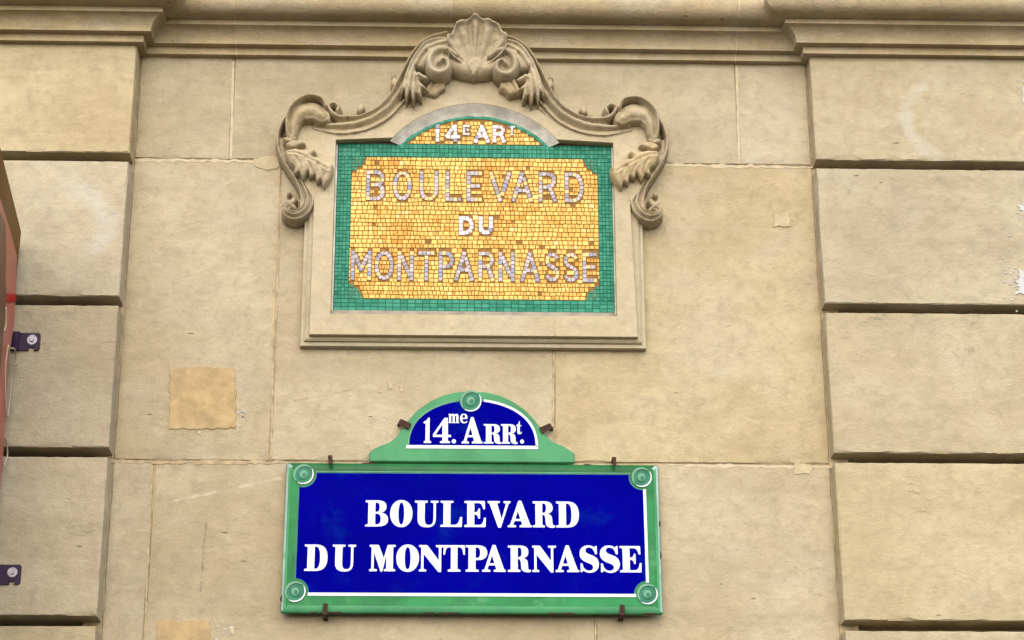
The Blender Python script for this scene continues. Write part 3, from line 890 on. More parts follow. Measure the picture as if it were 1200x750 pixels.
# skeleton strokes, unit box, y up
def ell(cx, cy, rx, ry, a0, a1, n=14):
    return [(cx + rx * math.cos(R(a0 + (a1 - a0) * i / n)), cy + ry * math.sin(R(a0 + (a1 - a0) * i / n))) for i in range(n + 1)]
SK = {
 'B': [[(0, 0), (0, 1)], [(0.2, 1)] + ell(0.62, 0.76, 0.34, 0.24, 90, -80, 8) + [(0.3, 0.52)], ell(0.62, 0.26, 0.38, 0.26, 70, -90, 8) + [(0.2, 0)]],
 'O': [ell(0.5, 0.5, 0.5, 0.5, 90, 450, 28)],
 'U': [[(0, 1), (0, 0.40)] + ell(0.5, 0.34, 0.5, 0.34, 180, 360, 12) + [(1, 0.4), (1, 1)]],
 'L': [[(0, 1), (0, 0)], [(0.3, 0), (1, 0)]],
 'E': [[(0, 0), (0, 1)], [(0.3, 1), (1, 1)], [(0.3, 0.52), (0.85, 0.52)], [(0.3, 0), (1, 0)]],
 'V': [[(0, 1), (0.5, 0)], [(0.62, 0.22), (1, 1)]],
 'A': [[(0, 0), (0.5, 1)], [(0.62, 0.8), (1, 0)], [(0.36, 0.36), (0.68, 0.36)]],
 'R': [[(0, 0), (0, 1)], [(0.25, 1)] + ell(0.6, 0.76, 0.38, 0.24, 90, -90, 9) + [(0.3, 0.5)], [(0.7, 0.42), (1, 0)]],
 'D': [[(0, 0), (0, 1)], [(0.25, 1)] + ell(0.5, 0.5, 0.5, 0.5, 80, -80, 16) + [(0.25, 0)]],
 'M': [[(0, 0), (0, 1)], [(0.16, 0.86), (0.5, 0.36)], [(0.58, 0.46), (0.84, 0.86)], [(1, 1), (1, 0)]],
 'N': [[(0, 0), (0, 1)], [(0.2, 0.84), (0.82, 0.16)], [(1, 1), (1, 0)]],
 'T': [[(0, 1), (1, 1)], [(0.5, 0.84), (0.5, 0)]],
 'P': [[(0, 0), (0, 1)], [(0.25, 1)] + ell(0.55, 0.74, 0.42, 0.26, 90, -90, 9) + [(0.3, 0.48)]],
 'S': [ell(0.5, 0.76, 0.48, 0.24, 30, 235, 12) + [(0.5, 0.51)] + ell(0.5, 0.25, 0.5, 0.25, 55, -150, 12)],
 '1': [[(0.5, 1), (0.5, 0)]],
 '4': [[(0.72, 0), (0.72, 1)], [(0.55, 0.92), (0.02, 0.32)], [(0.1, 0.26), (0.55, 0.26)], [(0.88, 0.26), (1, 0.26)]],
}
STROKES = []      # (polyline, half width) of every letter, to keep the gold clear of them
LET = []
def mletter(ch, x0, x1, y0, y1, hw, kind, tl):
    P = []
    for st in SK[ch]:
        w_ = max(0.1, x1 - x0 - 2 * hw); h_ = y1 - y0 - 2 * hw
        P.append([np.array((x0 + hw + q[0] * w_, y1 - hw - q[1] * h_)) for q in st])
    LET.append((ch, P, hw, kind, tl))
    for p in P: STROKES.append((p, hw))
for ch, a, b in zip('BOULEVARD', (428, 459.5, 491, 521.5, 546.5, 573, 599.5, 631.5, 662.5), (450.5, 482, 513, 540.5, 565, 599, 624.5, 653, 685)):
    mletter(ch, a, b, 200.5, 236.5, 2.35, 'l', 4.8)
for ch, a, b in zip('DU', (537.5, 560.5), (555.5, 578)):
    mletter(ch, a, b, 253.5, 276, 2.7, 'w', 4.6)
for ch, a, b in zip('MONTPARNASSE', (412.5, 440, 466.5, 490.5, 514.5, 532.5, 560.5, 584, 609.5, 638, 659.5, 682),
                    (436.5, 462.5, 485.5, 510, 533, 555.5, 579.5, 603, 632, 655.5, 677.5, 699)):
    mletter(ch, a, b, 295, 329.5, 2.3, 'l', 4.6)
mletter('1', 508, 515, 144, 166, 2.4, 'w', 5.0)
mletter('4', 520, 539, 144, 166, 2.3, 'w', 4.6)
mletter('E', 541.5, 550, 144.5, 157, 1.4, 'w', 3.0)
mletter('A', 554.5, 574, 144, 166.5, 2.4, 'w', 4.8)
mletter('R', 577, 593, 144, 166, 2.4, 'w', 4.6)
mletter('T', 596, 604.5, 145, 157, 1.3, 'w', 3.0)
for ch, P, hw, kind, tl in LET:
    T = Tiles()
    for p in P:
        seg = [np.linalg.norm(p[i + 1] - p[i]) for i in range(len(p) - 1)]
        L = sum(seg); cum = np.concatenate([[0], np.cumsum(seg)])
        closed = np.linalg.norm(p[0] - p[-1]) < 0.01
        a0, a1 = (0, L) if closed else (-hw * 0.9, L + hw * 0.9)
        n = max(1, round((a1 - a0) / tl))
        def pt(s):
            i = min(max(int(np.searchsorted(cum, s, 'right')) - 1, 0), len(seg) - 1)
            d = (p[i + 1] - p[i]) / max(seg[i], 1e-6)
            return p[i] + d * (s - cum[i]), d
        for q in range(n):
            s0 = a0 + (a1 - a0) * q / n; s1 = a0 + (a1 - a0) * (q + 1) / n
            (A, da), (B, db) = pt(s0 + 0.12), pt(s1 - 0.12)
            if closed:
                na = A - np.array([np.mean([x[0] for x in p]), np.mean([x[1] for x in p])]); 
            dm = pt((s0 + s1) / 2)[1]
            ja, jb = random.uniform(-0.2, 0.2), random.uniform(-0.2, 0.2)
            nA = np.array((-da[1], da[0])) + np.array((-dm[1], dm[0])); nA = nA / np.linalg.norm(nA)
            nB = np.array((-db[1], db[0])) + np.array((-dm[1], dm[0])); nB = nB / np.linalg.norm(nB)
            w_ = hw + random.uniform(-0.25, 0.15)
            T.quad([tuple(A + nA * (w_ + ja)), tuple(B + nB * (w_ + jb)), tuple(B - nB * w_), tuple(A - nA * w_)], white_col(kind), 0.0028, 0.35)
    T.build('letter', M_let_t, mosaic)

def clear(x, y, m_=0.15):
    for p, hw in STROKES:
        for i in range(len(p) - 1):
            a, b = p[i], p[i + 1]
            if min(a[0], b[0]) - 4 > x or max(a[0], b[0]) + 4 < x or min(a[1], b[1]) - 4 > y or max(a[1], b[1]) + 4 < y: continue
            d = b - a; L2 = float(d @ d) + 1e-9
            t = min(1 + hw / math.sqrt(L2) * 0.8, max(-hw / math.sqrt(L2) * 0.8, ((x - a[0]) * d[0] + (y - a[1]) * d[1]) / L2))
            if math.hypot(x - a[0] - d[0] * t, y - a[1] - d[1] * t) < hw + m_: return False
    return True
GX0, GX1, GY0, GY1, NR = 410.5, 701.5, 184.0, 350.5, 17.0
def gold_ok(x, y):
    if y < 176:       # lunette
        return math.hypot(x - CX, y - CY) < RA - 5.6 and clear(x, y)
    for cx in (GX0, GX1):
        for cy in (GY0, GY1):
            if math.hypot(x - cx, y - cy) < NR: return False
    return clear(x, y)
T = Tiles()
def fill_rows(y0, y1, x0, x1, rh):
    n = round((y1 - y0) / rh); ph = 0.0
    ys = [y0]
    for i in range(n): ys.append(y0 + (y1 - y0) * (i + 1) / n + (random.uniform(-0.6, 0.6) if i < n - 1 else 0))
    wave = lambda x, i: 0.0 if i in (0, n) else 1.0 * noise.noise(Vector((x * 0.035, i * 0.9, 1)))
    for i in range(n):
        a, b = ys[i], ys[i + 1]
        st = 0.4; x = x0; run = None
        xs = np.arange(x0, x1 + st, st)
        ok = [all(gold_ok(x_, a + (b - a) * t) for t in (0.2, 0.8)) for x_ in xs] + [False]
        for x_, o in zip(list(xs) + [x1 + st], ok):
            if o and run is None: run = x_
            if not o and run is not None:
                L = x_ - run
                if L > 1.6:
                    cuts = [0.0]; mean = random.uniform(4.4, 6.4)
                    while cuts[-1] < L: cuts.append(cuts[-1] + max(2.8, random.gauss(mean, 1.3)))
                    k_ = L / cuts[-1]
                    if len(cuts) > 2 and k_ < 0.75: cuts.pop(); k_ = L / cuts[-1]
                    cuts = [run + c_ * k_ for c_ in cuts]
                    for c0, c1 in zip(cuts[:-1], cuts[1:]):
                        if random.random() < 0.008: continue
                        g_ = 0.26; sk = random.uniform(-0.45, 0.45)
                        T.quad([(c0 + g_ + sk, a + g_ + wave(c0, i)), (c1 - g_, a + g_ + wave(c1, i)), (c1 - g_, b - g_ + wave(c1, i + 1)), (c0 + g_ - sk, b - g_ + wave(c0, i + 1))],
                               gold_col((c0 + c1) / 2, (a + b) / 2), 0.0022 + 0.0006 * random.random())
                run = None
fill_rows(GY0 + 0.3, GY1 - 0.3, GX0, GX1, 4.85)
fill_rows(140.0, 168.3, 468, 644, 4.6)
# one curved course of gold under the arch is left to the rows; a few notch tiles follow the corners
for cx, cy, a0 in ((GX0, GY0, 0), (GX1, GY0, 90), (GX1, GY1, 180), (GX0, GY1, 270)):
    pass
T.build('gold_tiles', M_gold, mosaic, 'stuff')

T = Tiles()
def green_row(ax0, ax1, y0, y1, horiz=True, tl=5.0):
    n = max(1, round((ax1 - ax0) / tl))
    for q in range(n):
        a = ax0 + (ax1 - ax0) * q / n; b = ax0 + (ax1 - ax0) * (q + 1) / n; g_ = 0.2
        P = [(a + g_, y0 + g_), (b - g_, y0 + g_), (b - g_, y1 - g_), (a + g_, y1 - g_)]
        if not horiz: P = [(p[1], p[0]) for p in P]
        T.quad(P, green_col(), 0.0022, 0.22)
def rows_of(y0, y1, n): return [(y0 + (y1 - y0) * i / n, y0 + (y1 - y0) * (i + 1) / n) for i in range(n)]
for a, b in rows_of(168.8, 183.8, 3): green_row(394, 718.5, a, b, True, 5.2)
for a, b in rows_of(350.8, 363.8, 3): green_row(394, 718.5, a, b, True, 8.5)
for a, b in rows_of(394, 410.3, 4): green_row(184, 350.6, a, b, False, 4.4)
for a, b in rows_of(701.8, 718.5, 4): green_row(184, 350.6, a, b, False, 4.4)
# concave corners: the courses of the border run on and stop at the round
for cx, cy, sx, sy in ((GX0, GY0, 1, 1), (GX1, GY0, -1, 1), (GX1, GY1, -1, -1), (GX0, GY1, 1, -1)):
    for j in range(4):
        y0, y1 = j * 4.2, j * 4.2 + 4.2
        xm = math.sqrt(max(16.6 ** 2 - (j * 4.2 + 2.6) ** 2, 0)); n = max(1, round(xm / 4.3))
        for q in range(n):
            a, b = xm * q / n + 0.2, xm * (q + 1) / n - 0.2
            b2 = b - (1.2 if q == n - 1 else 0)
            T.quad([(cx + sx * a, cy + sy * (y0 + 0.2)), (cx + sx * b, cy + sy * (y0 + 0.2)), (cx + sx * b2, cy + sy * (y1 - 0.2)), (cx + sx * a, cy + sy * (y1 - 0.2))], green_col(), 0.0022, 0.22)
# band along the arch
aa = math.asin(90.5 / RA); n = 42
for q in range(n):
    t0 = -aa + 2 * aa * q / n; t1 = -aa + 2 * aa * (q + 1) / n; r0, r1 = RA - 5.2, RA - 0.2
    T.quad([(CX + r0 * math.sin(t0), CY - r0 * math.cos(t0)), (CX + r1 * math.sin(t0), CY - r1 * math.cos(t0)),
            (CX + r1 * math.sin(t1), CY - r1 * math.cos(t1)), (CX + r0 * math.sin(t1), CY - r0 * math.cos(t1))], green_col(), 0.0022, 0.2)
T.build('green_border_tiles', M_green_t, mosaic, 'stuff')

# ------------------------------------------------------------------ enamel lettering: outlines, 100 units high
def flat(path, n=10):
    out = []; cur = None
    for q in path:
        if len(q) == 2: out.append(q); cur = q
        else:
            c1, c2, p3 = q[0:2], q[2:4], q[4:6]
            for i in range(1, n + 1):
                t = i / n
                out.append(tuple((1 - t) ** 3 * cur[k] + 3 * (1 - t) ** 2 * t * c1[k] + 3 * (1 - t) * t * t * c2[k] + t ** 3 * p3[k] for k in (0, 1)))
            cur = p3
    return out
def oval(cx, cy, rx, ry, n=36, e=2.0):
    o = []
    for i in range(n):
        a = 2 * math.pi * i / n; c, s = math.cos(a), math.sin(a)
        o.append((cx + rx * math.copysign(abs(c) ** (2 / e), c), cy + ry * math.copysign(abs(s) ** (2 / e), s)))
    return o
ST = [(0, 0), (0, 7), (11, 9), (11, 91), (0, 93), (0, 100)]
GL = {
 'B': [[*ST, (46, 100), (72, 100, 80, 90, 80, 76), (80, 64, 72, 56, 60, 53), (76, 51, 87, 42, 87, 27), (87, 8, 72, 0, 46, 0)],
       [(38, 92), (38, 56), (42, 56), (52, 56, 54, 62, 54, 75), (54, 88, 50, 92, 42, 92)], [(38, 49), (38, 8), (43, 8), (54, 8, 59, 14, 59, 28), (59, 43, 54, 49, 43, 49)]],
 'O': [oval(42.5, 50, 42.5, 52, 44, 2.1), oval(42.5, 50, 11, 42, 36, 2.3)],
 'U': [[(0, 100), (0, 93), (11, 91), (11, 32), (11, 8, 22, -2, 47, -2), (70, -2, 80, 8, 80, 34), (80, 91), (90, 93), (90, 100), (60, 100), (60, 93), (71, 91), (71, 34), (71, 14, 66, 7, 54, 7), (42, 7, 38, 14, 38, 32), (38, 91), (49, 93), (49, 100)]],
 'L': [[*ST, (49, 100), (49, 93), (38, 91), (38, 8), (52, 8), (66, 8, 72, 20, 74, 38), (83, 38), (81, 0)]],
 'E': [[*ST, (78, 100), (79, 68), (72, 68), (69, 84, 64, 92, 52, 92), (38, 92), (38, 56), (48, 56, 52, 60, 54, 71), (60, 71), (60, 32), (54, 32), (52, 44, 48, 48, 38, 48), (38, 8), (54, 8), (68, 8, 73, 18, 75, 36), (82, 36), (81, 0)]],
 'V': [[(0, 100), (0, 93), (7, 91), (40, -2), (50, -2), (80, 91), (87, 93), (87, 100), (60, 100), (60, 93), (70, 91), (53, 32), (36, 91), (46, 93), (46, 100)]],
 'A': [[(0, 0), (0, 7), (9, 9), (41, 102), (52, 102), (86, 9), (92, 7), (92, 0), (45, 0), (45, 7), (55, 9), (51, 24), (26, 24), (21, 9), (32, 7), (32, 0)], [(29, 32), (48, 32), (39, 62)]],
 'R': [[*ST, (48, 100), (70, 100, 79, 90, 79, 75), (79, 62, 71, 55, 58, 52), (72, 50, 77, 42, 77, 28), (78, 14), (78, 9, 81, 7, 88, 8), (88, 1), (82, -2, 76, -2, 70, -1), (56, 1, 52, 8, 51, 20), (50, 34), (49, 45, 46, 49, 38, 49), (38, 9), (48, 7), (48, 0)],
       [(38, 92), (38, 56), (42, 56), (50, 56, 53, 62, 53, 74), (53, 87, 50, 92, 43, 92)]],
 'D': [[*ST, (42, 100), (74, 100, 87, 82, 87, 50), (87, 18, 74, 0, 42, 0)], [(38, 92), (38, 8), (42, 8), (54, 8, 59, 22, 59, 50), (59, 78, 54, 92, 42, 92)]],
 'M': [[(0, 0), (30, 0), (30, 7), (17, 9), (17, 72), (44, -2), (50, -2), (65, 60), (65, 9), (56, 7), (56, 0), (100, 0), (100, 7), (91, 9), (91, 91), (100, 93), (100, 100), (70, 100), (55, 50), (35, 100), (0, 100), (0, 93), (8, 91), (8, 9), (0, 7)]],
 'N': [[(0, 0), (27, 0), (27, 7), (17, 9), (17, 66), (72, -2), (82, -2), (82, 91), (93, 93), (93, 100), (62, 100), (62, 93), (73, 91), (73, 42), (30, 100), (0, 100), (0, 93), (8, 91), (8, 9), (0, 7)]],
 'T': [[(18, 0), (72, 0), (72, 7), (59, 9), (59, 92), (66, 92), (78, 92, 82, 84, 84, 64), (91, 64), (90, 100), (0, 100), (-1, 64), (6, 64), (8, 84, 12, 92, 24, 92), (31, 92), (31, 9), (18, 7)]],
 'P': [[(0, 0), (50, 0), (50, 7), (38, 9), (38, 44), (46, 44), (70, 44, 82, 54, 82, 72), (82, 90, 70, 100, 46, 100), (0, 100), (0, 93), (11, 91), (11, 9), (0, 7)], [(38, 92), (38, 52), (42, 52), (52, 52, 55, 58, 55, 72), (55, 86, 52, 92, 42, 92)]],
 'S': [[(5, 0), (5, 34), (12, 34), (15, 14, 24, 6, 37, 6), (47, 6, 53, 11, 53, 18), (53, 27, 46, 31, 32, 36), (12, 43, 2, 53, 2, 70), (2, 90, 16, 102, 36, 102), (46, 102, 52, 99, 58, 94), (62, 100), (68, 100), (68, 68), (61, 68),
        (58, 85, 49, 94, 38, 94), (29, 94, 24, 89, 24, 83), (24, 75, 31, 71, 45, 66), (65, 59, 75, 49, 75, 31), (75, 11, 61, -2, 40, -2), (29, -2, 21, 2, 15, 7), (11, 0)]],
 '1': [[(8, 0), (55, 0), (55, 7), (44, 9), (44, 100), (34, 100), (28, 90, 18, 86, 6, 85), (6, 77), (18, 77), (18, 9), (8, 7)]],
 '4': [[(0, 24), (0, 34), (52, 100), (68, 100), (68, 33), (82, 33), (82, 24), (68, 24), (68, 9), (78, 7), (78, 0), (32, 0), (32, 7), (43, 9), (43, 24)], [(43, 33), (43, 74), (12, 33)]],
 'm': [[(0, 0), (34, 0), (34, 8), (28, 10), (28, 75), (34, 84, 44, 84, 44, 72), (44, 10), (38, 8), (38, 0), (72, 0), (72, 8), (66, 10), (66, 75), (72, 84, 82, 84, 82, 72), (82, 10), (76, 8), (76, 0), (112, 0), (112, 8), (105, 10), (105, 72),
        (105, 92, 95, 102, 84, 102), (75, 102, 69, 97, 64, 88), (62, 97, 55, 102, 46, 102), (38, 102, 32, 97, 28, 88), (28, 100), (0, 100), (0, 92), (6, 90), (6, 10), (0, 8)]],
 'e': [[(78, 46), (24, 46), (25, 20, 34, 10, 50, 10), (60, 10, 67, 15, 72, 24), (79, 20), (72, 4, 60, -2, 44, -2), (16, -2, 0, 18, 0, 50), (0, 82, 16, 102, 42, 102), (66, 102, 78, 84, 78, 46)], [(24, 56), (55, 56), (55, 82, 51, 93, 41, 93), (31, 93, 25, 82, 24, 56)]],
 't': [[(10, 18), (10, 4, 18, -2, 30, -2), (42, -2, 50, 4, 52, 18), (46, 20), (44, 12, 42, 10, 38, 10), (34, 10, 33, 14, 33, 20), (33, 64), (48, 64), (48, 72), (33, 72), (33, 104), (26, 104), (24, 86, 16, 76, 0, 72), (0, 64), (10, 64)]],
 '.': [oval(50, 50, 50, 50, 20)],
}
def eletter(ch, x0, x1, y0, y1, fr, h, parent):
    cs = [flat(c) for c in GL[ch]]
    xs = [p[0] for p in cs[0]]; a, b = min(xs), max(xs)
    lo, hi = (0, 100)
    # hand-painted: corners a touch rounded
    def rnd_(c):
        o = []
        n = len(c)
        for i in range(n):
            p, q, r_ = c[i - 1], c[i], c[(i + 1) % n]
            l1 = math.dist(p, q); l2 = math.dist(q, r_)
            if l1 > 3.5 and l2 > 3.5:
                k1, k2 = min(1.6 / l1, .4), min(1.6 / l2, .4)
                o += [(q[0] + (p[0] - q[0]) * k1, q[1] + (p[1] - q[1]) * k1), (q[0] + (r_[0] - q[0]) * k2, q[1] + (r_[1] - q[1]) * k2)]
            else: o.append(q)
        return o
    cs = [rnd_(c) for c in cs]
    put = lambda u, v_, hh: fr.p(x0 + (u - a) / (b - a) * (x1 - x0), y1 - (v_ - lo) / (hi - lo) * (y1 - y0), hh)
    return prism('letter', cs, put, h, h + 0.0005, M_white, parent)

# ------------------------------------------------------------------ the blue enamel street plate
FP = Frame(556, 630, 0.030, tilt=0.045)
plate = thing('street_name_plate', FP.p(556, 717, -0.02), 'blue enamel street name plate with green border and large white lettering', 'sign')
PX0, PX1, PY0, PY1 = 332.5, 775.0, 540.5, 718.5
def rrect(i, r, n=5):
    x0, x1, y0, y1 = PX0 + i, PX1 - i, PY0 + i * 0.92, PY1 - i * 0.92
    r = max(r, 0.3); o = []
    for cx, cy, a in ((x1 - r, y1 - r, 0), (x0 + r, y1 - r, 90), (x0 + r, y0 + r, 180), (x1 - r, y0 + r, 270)):
        for k_ in range(n + 1):
            t = R(a + 90 * k_ / n); o.append((cx + r * math.cos(t), cy + r * math.sin(t)))
    return o
# domed rim: nested outlines
loops = [(0.0, 3.0, -0.014), (0.0, 3.0, -0.007), (0.5, 2.8, -0.0045), (1.5, 2.6, -0.0022), (3.2, 2.4, -0.0004), (6, 2.2, 0.0008), (9, 2.0, 0.0010), (12.5, 1.8, 0.0004), (16, 1.5, -0.0002), (21, 1.2, -0.0002)]
V = []; Fc = []
for (i, r, h) in loops: V += [FP.p(u, w, h) for u, w in rrect(i, r)]
n = len(rrect(0, 3))
for a in range(len(loops) - 1):
    for j in range(n):
        q = (j + 1) % n
        Fc.append((a * n + j, a * n + q, (a + 1) * n + q, (a + 1) * n + j))
Fc.append(tuple(range((len(loops) - 1) * n, len(loops) * n)))
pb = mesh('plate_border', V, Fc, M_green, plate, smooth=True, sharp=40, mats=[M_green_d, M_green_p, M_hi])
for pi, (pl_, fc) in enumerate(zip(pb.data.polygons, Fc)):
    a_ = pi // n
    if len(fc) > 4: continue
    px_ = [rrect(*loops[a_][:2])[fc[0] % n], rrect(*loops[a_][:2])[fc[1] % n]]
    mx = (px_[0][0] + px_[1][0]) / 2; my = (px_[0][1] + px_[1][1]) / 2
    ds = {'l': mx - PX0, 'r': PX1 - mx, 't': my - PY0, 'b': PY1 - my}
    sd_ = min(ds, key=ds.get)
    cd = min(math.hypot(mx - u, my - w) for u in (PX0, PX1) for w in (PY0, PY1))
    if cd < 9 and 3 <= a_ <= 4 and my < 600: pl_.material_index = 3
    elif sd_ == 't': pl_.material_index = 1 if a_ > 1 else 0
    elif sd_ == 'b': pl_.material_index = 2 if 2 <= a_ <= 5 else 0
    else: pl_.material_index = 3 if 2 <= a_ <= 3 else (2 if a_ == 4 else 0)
v, f = [], []
prism('plate_back', [rrect(1.5, 3)], FP.p, -0.019, -0.0141, M_steel, plate)
BOSS = [(353.5, 555.5), (754.5, 556.5), (349.0, 694.5), (757.0, 695.5)]
FX0, FX1, FY0, FY1 = 347.5, 759.0, 552.0, 698.5
def notched(i, rb):
    """field outline with a round bite at each boss"""
    x0, x1, y0, y1 = FX0 + i, FX1 - i, FY0 + i, FY1 - i
    o = []
    for (bx_, by_), (cx, cy), a in ((BOSS[0], (x0, y0), 0), (BOSS[1], (x1, y0), 1), (BOSS[3], (x1, y1), 2), (BOSS[2], (x0, y1), 3)):
        dx = math.sqrt(max(rb * rb - (cy - by_) ** 2, 0)); dy = math.sqrt(max(rb * rb - (cx - bx_) ** 2, 0))
        if a == 0: p0, p1 = (cx, by_ + dy), (bx_ + dx, cy)
        if a == 1: p0, p1 = (bx_ - dx, cy), (cx, by_ + dy)
        if a == 2: p0, p1 = (cx, by_ - dy), (bx_ - dx, cy)
        if a == 3: p0, p1 = (bx_ + dx, cy), (cx, by_ - dy)
        t0 = math.atan2(p0[1] - by_, p0[0] - bx_); t1 = math.atan2(p1[1] - by_, p1[0] - bx_)
        d = (t1 - t0 + math.pi) % (2 * math.pi) - math.pi
        for q in range(9):
            t = t0 + d * q / 8; o.append((bx_ + rb * math.cos(t), by_ + rb * math.sin(t)))
    return o
# painted lines: deep green above and left, white below and right
prism('shade_line', [notched(-0.6, 14.0)], FP.p, 0.0002, 0.0006, M_teal, plate)
def strip(pts, w, h0, h1, mat, fr, parent, name):
    """painted line of even width along a drawing polyline"""
    P = [np.array(p, float) for p in pts]; L = []; Rr = []
    for i, p in enumerate(P):
        d = P[min(i + 1, len(P) - 1)] - P[max(i - 1, 0)]; d = d / np.linalg.norm(d); nn = np.array((-d[1], d[0]))
        L.append(tuple(p + nn * w / 2)); Rr.append(tuple(p - nn * w / 2))
    return prism(name, [L + Rr[::-1]], fr.p, h0, h1, mat, parent)
prism('blue_field', [notched(1.6, 15.5)], FP.p, 0.0002, 0.0010, M_blue, plate)
strip([(363.5, 697.2), (744, 697.2)], 3.6, 0.0004, 0.0014, M_white, FP, plate, 'white_line')
strip([(757.6, 571), (757.6, 682)], 3.4, 0.0004, 0.0014, M_white, FP, plate, 'white_line')
strip([(368, 551.6), (742, 551.6)], 0.9, 0.0004, 0.0012, M_teal_p, FP, plate, 'pale_line')

def boss(cx, cy, r, fr, parent, h0=0.0004):
    """domed cover of the fixing: pale outer ring, teal hollow, pale nub"""
    prof = [(1.0, 0.0), (0.97, 0.0016), (0.90, 0.0026), (0.82, 0.0022), (0.74, 0.0010), (0.62, 0.0008), (0.50, 0.0014), (0.44, 0.0024)]
    n = 32; V = []; Fc = []
    for (q, h) in prof:
        for k_ in range(n):
            a = 2 * math.pi * k_ / n
            V.append(fr.p(cx + r * q * math.cos(a), cy + r * q * math.sin(a), h0 + h))
    for a in range(len(prof) - 1):
        for k_ in range(n):
            b = (k_ + 1) % n
            Fc.append((a * n + k_, (a + 1) * n + k_, (a + 1) * n + b, a * n + b)[::-1])
    Fc.append(tuple(range((len(prof) - 1) * n, len(prof) * n)))
    o = mesh('fixing_boss', V, Fc, M_teal, parent, smooth=True, sharp=50)
    def ringpart(name, r0, r1, a0, a1, h, mat, ms=20):
        P = [(cx + r1 * math.cos(R(a0 + (a1 - a0) * i / ms)), cy + r1 * math.sin(R(a0 + (a1 - a0) * i / ms))) for i in range(ms + 1)]
        Q = [(cx + (r1 - (r1 - r0) * math.sin(math.pi * i / ms) ** 0.5 - 0.05) * math.cos(R(a0 + (a1 - a0) * i / ms)), cy + (r1 - (r1 - r0) * math.sin(math.pi * i / ms) ** 0.5 - 0.05) * math.sin(R(a0 + (a1 - a0) * i / ms))) for i in range(ms + 1)]
        return prism(name, [P + Q[::-1]], fr.p, h0 + h - 0.0008, h0 + h, mat, o)
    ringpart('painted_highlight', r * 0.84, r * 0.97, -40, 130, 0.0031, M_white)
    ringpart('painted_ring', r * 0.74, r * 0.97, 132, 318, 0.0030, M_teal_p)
    prism('nub', [oval(cx, cy, r * 0.40, r * 0.40, 20)], fr.p, h0 + 0.0012, h0 + 0.0032, M_teal_p, o, bevel=r * 0.12)
    prism('nub_shade', [oval(cx + r * .06, cy + r * .06, r * 0.20, r * 0.20, 16)], fr.p, h0 + 0.0032, h0 + 0.0037, M_teal, o)
    return o
for cx_, cy_, w_, h_ in ((372, 717, 5, 2.0), (396, 717.5, 9, 1.4), (505, 717.6, 7, 1.3), (528, 717.4, 12, 1.6), (648, 717.6, 6, 1.5), (664, 717.8, 10, 1.3), (760, 717.2, 9, 2.0), (774, 650, 1.6, 5), (774.2, 612, 1.3, 4), (333.2, 702, 1.4, 4), (430, 541.2, 9, 1.0), (690, 541.3, 7, 1.1)):
    P_ = [(cx_ + w_ * math.cos(t) * random.uniform(0.6, 1.2), cy_ + h_ * math.sin(t) * random.uniform(0.6, 1.2)) for t in np.linspace(0, 2 * math.pi, 13)[:-1]]
    prism('enamel_chip', [P_], FP.p, -0.008, -0.0022, M_rust, plate)
for (bx_, by_) in BOSS: boss(bx_, by_, 12.4, FP, plate)
for ch, a, b in zip('BOULEVARD', (427.6, 456.8, 485.6, 516, 544, 571.4, 595, 624.4, 652), (454.5, 483, 513.6, 541.6, 569.3, 598.5, 623.5, 650.8, 679)):
    eletter(ch, a, b, 586.4, 617.6, FP, 0.0010, plate)
for ch, a, b in zip('DUMONTPARNASSE', (358.3, 390.6, 433.7, 465, 491.4, 519.8, 545.7, 565, 595, 623.5, 650.6, 679, 702.8, 725.9),
                    (385, 418, 464, 491.4, 520.8, 545, 571, 592.5, 621.8, 651.5, 678.3, 701.4, 725.9, 751.3)):
    eletter(ch, a, b, 639.3, 670.3, FP, 0.0010, plate)

# ------------------------------------------------------------------ the arched district plate above it
FA = Frame(553, 500, 0.016)
lun = thing('district_plate', FA.p(553, 539, -0.01), 'small arched enamel plate with green border standing on the blue street plate', 'sign')
lo_ = [(433.5, 541.5), (433.5, 530.5), (440, 525.5), (449, 521.5), (457, 518.5), (464, 513), (470, 504.5), (479, 492), (490, 480), (504, 470), (520, 462.5), (536, 458.8), (553, 457.8), (570, 458.8), (586, 462.5), (602, 470), (616, 480), (627, 492), (636, 504), (642, 512), (649, 517.5), (657, 520.5), (665, 524.5), (672.5, 529.5), (672.5, 541.5)]
prism('plate_border', [lo_], FA.p, -0.010, 0.0, M_green_p, lun, bevel=1.3)
def lunette(i, x0=479.5, x1=628.5, yb=522.5, top=469.0):
    cx = (x0 + x1) / 2; hf = (x1 - x0) / 2 - i; sg = yb - top - i
    return [(cx + hf * math.cos(R(180 - 180 * t / 36)), yb - sg * math.sin(R(180 * t / 36)) ** 0.86) for t in range(37)]
prism('shade_line', [lunette(-0.8)], FA.p, 0.0001, 0.0005, M_teal, lun)
prism('blue_field', [lunette(0.6)], FA.p, 0.0001, 0.0009, M_blue, lun)
strip([(476.5, 524.0), (630.5, 524.0)], 3.8, 0.0002, 0.0013, M_white, FA, lun, 'white_line')
strip([p for p in lunette(-0.4) if p[0] > 566][:-1] + [(629.3, 523.0)], 2.8, 0.0002, 0.0013, M_white, FA, lun, 'white_line')
strip([p for p in lunette(-0.4) if p[0] < 540], 1.2, 0.0002, 0.0012, M_teal_p, FA, lun, 'pale_line')
boss(551.5, 470, 13.0, FA, lun)
